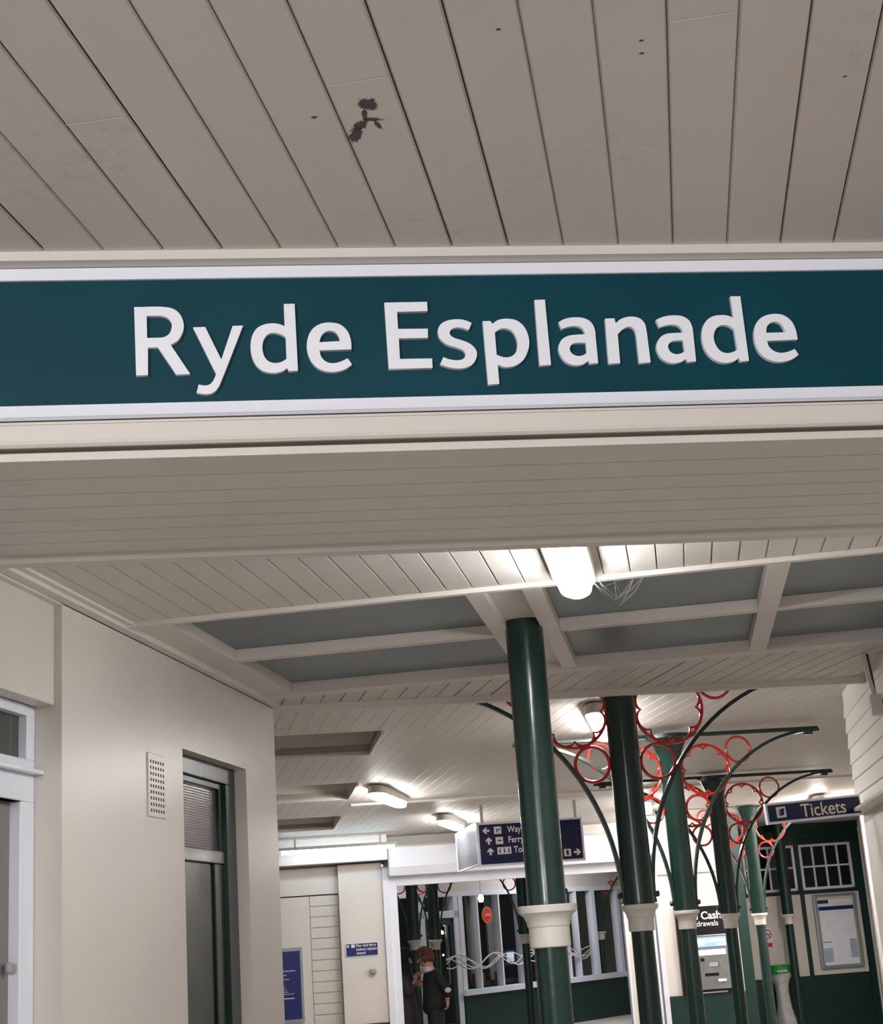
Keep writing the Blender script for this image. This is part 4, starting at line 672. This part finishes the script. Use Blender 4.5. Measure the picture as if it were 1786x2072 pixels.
pn = thing('window_notice', 'small white notice with a navy border behind the shop glass', 'notice', (O[0] + 1.1 * math.cos(SK + BA), O[1] + 1.1 * math.sin(SK + BA) + .1, 1.06), SK + BA)
mb = MB(); mb.box(-.13, .13, 0, .01, 0, .22); mb.build('border', 'navy2', pn); mb = MB(); mb.box(-.1, .08, -.004, 0, .05, .19); mb.build('paper', 'paper', pn)
GP = 'red packets along the shop window sill'
pk = None
for i, (t_, hh) in enumerate(((.06, .12), (.15, .09), (.23, .13), (.5, .13), (.59, .10), (.68, .12), (1.05, .11), (1.14, .13))):
    loc = (O[0] + t_ * math.cos(SK + BA) - .22 * math.sin(SK + BA), O[1] + t_ * math.sin(SK + BA) + .22 * math.cos(SK + BA), .86)
    if pk is None:
        M['packet'] = mat('packet_red', (150, 52, 34), .5, var=.3, scale=20)
        mb = MB(); mb.box(-.035, .035, -.03, .03, 0, .12); mb.prism([(-.03, .12), (.03, .12), (0, .145)], lambda u, v, q: (u, q, v), -.004, .004)
        pk = mb.build('packet', 'packet', loc=loc, rotz=SK + BA, bevel=.004); tag(pk, 'small red packet on the ledge inside the shop window', 'packet', GP)
    else:
        q = pk.copy(); C.objects.link(q); q.location = loc; q.rotation_euler = (0, 0, SK + BA + .2 * (i % 3 - 1))
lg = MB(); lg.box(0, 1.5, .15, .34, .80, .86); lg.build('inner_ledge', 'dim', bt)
gl = thing('globe_lamp', 'small white globe lamp glowing before the shop window frame', 'light', (-2.97, 22.35, 2.0))
mb = MB(); mb.lathe([(0, -.055), (.03, -.05), (.045, 0), (.03, .05), (0, .055)], 16); mb.build('globe', 'bulb', gl, loc=(0, 0, .04), smooth=True)
mb = MB(); mb.tube([(0, 0, .09), (0, 0, .81)], .004); mb.build('cord', 'lamp_base', gl)
pl = thing('pendant_light', 'short bright ceiling lamp above the far shop windows', 'light', (-1.62, 24.0, 2.33), SK)
mb = MB(); mb.box(-.13, .13, -.08, .08, 0, .07); mb.build('diffuser', 'lamp', pl, bevel=.02)
mb = MB(); mb.box(-.01, .01, -.01, .01, .07, .47); mb.build('rod', 'lamp_base', pl)
for a_, n_, w_, p_ in ((3.2, 20.3, 1.2, 34), (5.2, 23.0, 1.2, 34), (1.9, 21.0, .6, 15)):
    l_ = W2(a_, n_, 2.77); area_lamp('screen_room_lamp', l_, (l_[0], l_[1], 0), w_, .2, p_, (.95, .98, 1))
mb = MB(); mb.box(9, 9.1, N0, 31, -.2, 2.9); mb.box(-3, 9, 31, 31.1, -.2, 2.9); mb.box(-3.1, -3, N0 + .3, 31, -.2, 2.9); struct(mb, 'wall_back', 'cream', rotz=SK)
mb = MB(); mb.box(-6.1, -6, 7, N0 + .3, -.3, 3.2); struct(mb, 'wall_left', 'cream', rotz=SK)

# ---------------------------------------------------------------- cobweb by the near lamp
M['web'] = mat('cobweb_thread', (206, 204, 200), .6, alpha=.6)
cw = thing('cobweb', 'wispy cobweb strung between the near lamp and the rooflight frame', 'cobweb', (-.2, 5.45, 2.85))
mb = MB(); anchors = [(-.02, -.12, -.07), (.0, -.02, -.05), (.05, .13, .0), (.13, .14, -.004), (.17, .14, -.004)]; low = [(.045, .22, -.075), (.06, .26, -.09), (.075, .24, -.08), (.055, .25, -.06)]
rr = random.Random(4)
for a_ in anchors:
    for l_ in low: mb.tube([a_, ((a_[0] + l_[0]) / 2 + rr.uniform(-.006, .006), (a_[1] + l_[1]) / 2, (a_[2] + l_[2]) / 2 - .012), l_], .00035, seg=4)
mb.tube([(.02, .02, -.06), (.14, .14, -.004)], .0004, seg=4); mb.tube([(.0, .0, -.05), (.1, .02, -.03), (.12, .14, -.004)], .0003, seg=4)
mb.build('threads', 'web', cw)['kind'] = 'stuff'
# ---------------------------------------------------------------- people
def skin(name, nodes, edges, m, parent, root=0, sub=2, smooth=True):
    """nodes: (x, y, z, rx, ry) joints; one continuous skinned surface"""
    me = bpy.data.meshes.new(name); me.from_pydata([n[:3] for n in nodes], edges, []); o = bpy.data.objects.new(name, me); C.objects.link(o)
    sk = o.modifiers.new('skin', 'SKIN')
    if not me.skin_vertices: 
        bpy.context.view_layer.objects.active = o; bpy.ops.object.modifier_add(type='SKIN') if False else None
    if not me.skin_vertices:
        bm = bmesh.new(); bm.from_mesh(me); bm.verts.layers.skin.verify(); bm.to_mesh(me); bm.free()
    for i, n in enumerate(nodes):
        sv = me.skin_vertices[0].data[i]; sv.radius = (n[3], n[4]); sv.use_root = (i == root)
    sb = o.modifiers.new('sub', 'SUBSURF'); sb.levels = sub; sb.render_levels = sub
    bpy.context.view_layer.update()
    m2 = bpy.data.meshes.new_from_object(o.evaluated_get(bpy.context.evaluated_depsgraph_get())); bpy.data.objects.remove(o)
    m2.materials.clear(); m2.materials.append(M[m]); m2.shade_smooth()
    r = bpy.data.objects.new(name, m2); C.objects.link(r); r.parent = parent; return r
M['skin'] = mat('skin', (196, 140, 120), .5); M['blackcloth'] = mat('black_cloth', (26, 27, 30), .8, var=.2, scale=8); M['hoodcloth'] = mat('hood_cloth', (14, 15, 16), .9)
M['coat'] = mat('plum_grey_coat', (66, 58, 66), .8, var=.15, scale=6); M['hair'] = mat('auburn_hair', (96, 40, 30), .6, var=.5, scale=30, bump=.8, bscale=60); M['jeans'] = mat('grey_jeans', (84, 90, 96), .8); M['print'] = mat('white_print', (206, 200, 200), .7)
M['maskw'] = mat('white_scarf', (220, 216, 214), .7); M['shoe'] = mat('dark_shoe', (20, 20, 22), .5)
def hand(nodes, edges, wrist, dirv, side, curl, s=1.0):
    """palm and five bent fingers rooted in the palm; dirv points along the palm, side towards the thumb, curl the closing direction"""
    d = Vector(dirv).normalized(); t = Vector(side).normalized(); c = Vector(curl).normalized(); w = Vector(wrist)
    b = len(nodes); wi = b - 1
    nodes.append((*(w + d * .045 * s), .022, .034)); edges.append((wi, b)); p = b
    for k, (off, ln) in enumerate(((.030, .072), (.010, .080), (-.010, .074), (-.029, .058))):
        i = len(nodes); q = w + d * .085 * s + t * off * s
        nodes.append((*q, .010, .010)); edges.append((p, i))
        q2 = q + (d * .6 + c * .55) * ln * .5 * s; nodes.append((*q2, .009, .009)); edges.append((i, i + 1))
        q3 = q2 + (d * .05 + c * 1.0) * ln * .5 * s; nodes.append((*q3, .0075, .0075)); edges.append((i + 1, i + 2))
    i = len(nodes); q = w + d * .03 * s + t * .04 * s; nodes.append((*q, .012, .012)); edges.append((p, i))
    q2 = q + (d * .7 + t * .4 + c * .3) * .035 * s; nodes.append((*q2, .010, .010)); edges.append((i, i + 1))
    q3 = q2 + (d * .7 + c * .6) * .028 * s; nodes.append((*q3, .008, .008)); edges.append((i + 1, i + 2))
def face(parent, cx, cy, cz, dirx, m='skin'):
    mb = MB(); mb.lathe([(0, -.02), (.012, -.012), (.008, .012), (0, .028)], 8); mb.build('nose', m, parent, loc=(cx + dirx * .078, cy, cz - .01), smooth=True)
    for yy in (-.032, .032):
        mb = MB(); mb.lathe([(0, -.007), (.010, -.004), (.010, .004), (0, .007)], 8); mb.build('eye', 'black', parent, loc=(cx + dirx * .070, cy + yy, cz + .022), smooth=True)
    mb = MB(); mb.box(-.006, .006, -.022, .022, -.004, .004); mb.build('mouth', 'nored', parent, loc=(cx + dirx * .070, cy, cz - .052), bevel=.002)
FZ = -.14
# local x runs along the shop screen, -y towards the camera
p2 = thing('person', 'person with auburn hair in a black jacket, seen from the side, hand behind the back', 'person', W2(2.2, 19.85, FZ), SK, 'people beyond the screen')
def zz_(z): return z - FZ
N = []; Ed = []
def nd(x, y, z, rx, ry=None): N.append((x, y, zz_(z), rx, ry or rx)); return len(N) - 1
pv = nd(.0, 0, .66, .085, .085); sp = nd(.03, 0, .86, .085, .09); ch = nd(.04, 0, 1.05, .09, .10); nk = nd(.0, 0, 1.19, .048, .048); hb = nd(-.045, 0, 1.26, .092, .085); ht = nd(-.07, 0, 1.36, .115, .105)
Ed += [(pv, sp), (sp, ch), (ch, nk), (nk, hb), (hb, ht)]
for sd in (-1, 1):
    hp = nd(-.0 + .03 * sd, .085 * sd, .60, .058); kn = nd(-.02 + .05 * sd, .09 * sd, .30, .045); an_ = nd(0.02 + .06 * sd, .09 * sd, -.06, .036); to = nd(-.11 + .06 * sd, .10 * sd, -.11, .035)
    Ed += [(pv, hp), (hp, kn), (kn, an_), (an_, to)]
s1 = nd(.05, -.17, 1.07, .045); e1 = nd(.18, -.19, .87, .036); w1 = nd(.155, -.14, .775, .028); Ed += [(ch, s1), (s1, e1), (e1, w1)]
hand(N, Ed, N[w1][:3], (0.05, .15, -1), (0, -1, 0), (-1, .3, -.1), .9)
s2_ = nd(.02, .17, 1.07, .045); e2 = nd(-.05, .2, .86, .036); w2_ = nd(-.08, .10, .98, .028); Ed += [(ch, s2_), (s2_, e2), (e2, w2_)]
hand(N, Ed, N[w2_][:3], (-.8, -.3, .3), (0, 0, 1), (-.3, -1, 0), .9)
skin('body', N, Ed, 'skin', p2)
jk = [(-.01, 0, zz_(.60), .15, .16), (.0, 0, zz_(.72), .15, .16), (.03, 0, zz_(.86), .15, .165), (.045, 0, zz_(1.03), .155, .175), (.01, 0, zz_(1.15), .075, .1), (.06, -.17, zz_(1.07), .075, .075), (.185, -.195, zz_(.88), .06, .06), (.165, -.15, zz_(.80), .045, .045),
      (.02, .17, zz_(1.07), .075, .075), (-.05, .2, zz_(.87), .06, .06), (-.065, .12, zz_(.95), .045, .045)]
skin('jacket', jk, [(0, 1), (1, 2), (2, 3), (3, 4), (3, 5), (5, 6), (6, 7), (3, 8), (8, 9), (9, 10)], 'blackcloth', p2)
tr = [(.0, 0, zz_(.78), .115, .115)] + [q for sd in (-1, 1) for q in ((.01 * sd, .06 * sd, zz_(.56), .10, .10), (-.02 + .05 * sd, .095 * sd, zz_(.30), .075, .075), (.02 + .06 * sd, .095 * sd, zz_(-.05), .062, .062))]
skin('trousers', tr, [(0, 1), (1, 2), (2, 3), (0, 4), (4, 5), (5, 6)], 'blackcloth', p2)
for sd in (-1, 1):
    mb = MB(); mb.lathe([(.045, 0), (.05, .02), (.045, .05), (.03, .07)], 14, 0, 0, fx=2.4); mb.build('shoe', 'shoe', p2, loc=(-.04 + .06 * sd, .095 * sd, .01), smooth=True)
face(p2, -.060, 0, zz_(1.29), -1)
def hair_cap(parent, cx, cy, cz, R, dirx, m, label, amp=1, nm='hair'):
    bm = bmesh.new(); bmesh.ops.create_icosphere(bm, subdivisions=5, radius=1)
    kill = []
    for v in bm.verts:
        n = v.co.normalized(); a = math.atan2(n.y, n.x * dirx)
        w = .045 * math.sin(9 * a + 7 * n.z) + .035 * math.sin(17 * n.z + 5 * a) + .03 * math.sin(23 * a)
        r = 1 + w * amp
        if n.z < -.35: r *= max(.55, 1 - .5 * (-.35 - n.z))
        v.co = Vector((cx + n.x * R[0] * r, cy + n.y * R[1] * r, cz + n.z * R[2] * r))
        if n.x * dirx > .50 and n.z < .34: kill.append(v)
        elif n.z < -.80: kill.append(v)
    bmesh.ops.delete(bm, geom=kill, context='VERTS')
    me = bpy.data.meshes.new(nm); bm.to_mesh(me); bm.free(); me.materials.append(M[m]); me.shade_smooth()
    o = bpy.data.objects.new(nm, me); C.objects.link(o); o.parent = parent; o['label'] = label
    sd = o.modifiers.new('thick', 'SOLIDIFY'); sd.thickness = .008
    return o
hair_cap(p2, -.045, 0, zz_(1.325), (.122, .115, .125), -1, 'hair', 'short auburn wavy hair')
mb = MB(); mb.lathe([(.05, 0), (.075, .02), (.072, .06), (.055, .08)], 18); mb.build('scarf', 'maskw', p2, loc=(-.03, 0, zz_(1.13)), smooth=True)
mb = MB(); mb.lathe([(0, -.035), (.022, -.02), (.028, 0), (.02, .022), (0, .034)], 8, fy=.3, fx=1.5); mb.build('sleeve_print', 'print', p2, loc=(.17, -.250, zz_(.90)), smooth=True)['label'] = 'white print on the sleeve'
p2.rotation_euler = (0, -.055, SK)
p1 = thing('person', 'person in a black hood and plum grey coat beside the white jamb, raising a hand', 'person', W2(1.815, 20.2, FZ), SK, None)
N = []; Ed = []
pv = nd(.0, 0, .66, .085, .085); sp = nd(-.01, 0, .86, .085, .09); ch = nd(-.02, 0, 1.04, .09, .10); nk = nd(.01, 0, 1.17, .048); hb = nd(.035, 0, 1.24, .092, .085); ht = nd(.045, 0, 1.34, .112, .103)
Ed += [(pv, sp), (sp, ch), (ch, nk), (nk, hb), (hb, ht)]
for sd in (-1, 1):
    hp = nd(.02 * sd, .085 * sd, .60, .058); kn = nd(.03 + .04 * sd, .09 * sd, .30, .045); an_ = nd(.05 * sd, .09 * sd, -.06, .036); to = nd(.13 + .05 * sd, .10 * sd, -.11, .035)
    Ed += [(pv, hp), (hp, kn), (kn, an_), (an_, to)]
s1 = nd(-.02, -.17, 1.05, .045); e1 = nd(.04, -.2, .86, .036); w1 = nd(.135, -.15, 1.04, .026); Ed += [(ch, s1), (s1, e1), (e1, w1)]
hand(N, Ed, N[w1][:3], (.45, .1, .8), (-1, 0, .3), (.8, .3, .1), .9)
s2_ = nd(-.02, .17, 1.05, .045); e2 = nd(.03, .2, .86, .036); w2_ = nd(.13, .12, .98, .026); Ed += [(ch, s2_), (s2_, e2), (e2, w2_)]
hand(N, Ed, N[w2_][:3], (.8, -.3, .3), (0, 0, 1), (.3, -1, 0), .9)
skin('body', N, Ed, 'skin', p1)
skin('coat', [(.02, 0, zz_(.30), .185, .185), (.01, 0, zz_(.60), .18, .18), (-.01, 0, zz_(.86), .16, .17), (-.02, 0, zz_(1.03), .155, .175), (.0, 0, zz_(1.13), .08, .1), (-.02, -.17, zz_(1.05), .078, .078), (.045, -.205, zz_(.87), .066, .066), (.115, -.16, zz_(1.0), .046, .046),
     (-.02, .17, zz_(1.05), .078, .078), (.03, .205, zz_(.87), .066, .066), (.11, .14, zz_(.96), .046, .046)], [(0, 1), (1, 2), (2, 3), (3, 4), (3, 5), (5, 6), (6, 7), (3, 8), (8, 9), (9, 10)], 'coat', p1)
skin('trousers', [(.0, 0, zz_(.64), .09, .09)] + [q for sd in (-1, 1) for q in ((.02 * sd, .06 * sd, zz_(.52), .085, .085), (.03 + .04 * sd, .095 * sd, zz_(.30), .072, .072), (.05 * sd, .095 * sd, zz_(-.05), .06, .06))], [(0, 1), (1, 2), (2, 3), (0, 4), (4, 5), (5, 6)], 'jeans', p1)
for sd in (-1, 1):
    mb = MB(); mb.lathe([(.045, 0), (.05, .02), (.045, .05), (.03, .07)], 14, 0, 0, fx=2.4); mb.build('shoe', 'shoe', p1, loc=(.05 + .05 * sd, .095 * sd, .01), smooth=True)
face(p1, .040, 0, zz_(1.27), 1)
hair_cap(p1, .015, 0, zz_(1.33), (.128, .122, .135), 1, 'hoodcloth', 'black hood pulled over the head', .25, 'hood')
mb = MB(); n = 28; vs = []
for i in range(n):
    t_ = 2 * math.pi * i / n; fold = 1 + .06 * math.sin(6 * t_)
    for r_, z_, dx in ((.095, 1.29, .01), (.105, 1.23, .01), (.12 * fold, 1.16, .0), (.15 * fold, 1.10, -.01), (.165 * fold, 1.04, -.01)):
        vs.append((dx + r_ * math.cos(t_), r_ * 1.1 * math.sin(t_), zz_(z_)))
mb.add(vs, [(i * 5 + k, ((i + 1) % n) * 5 + k, ((i + 1) % n) * 5 + k + 1, i * 5 + k + 1) for i in range(n) for k in range(4)]); mb.build('hood_drape', 'hoodcloth', p1, smooth=True)
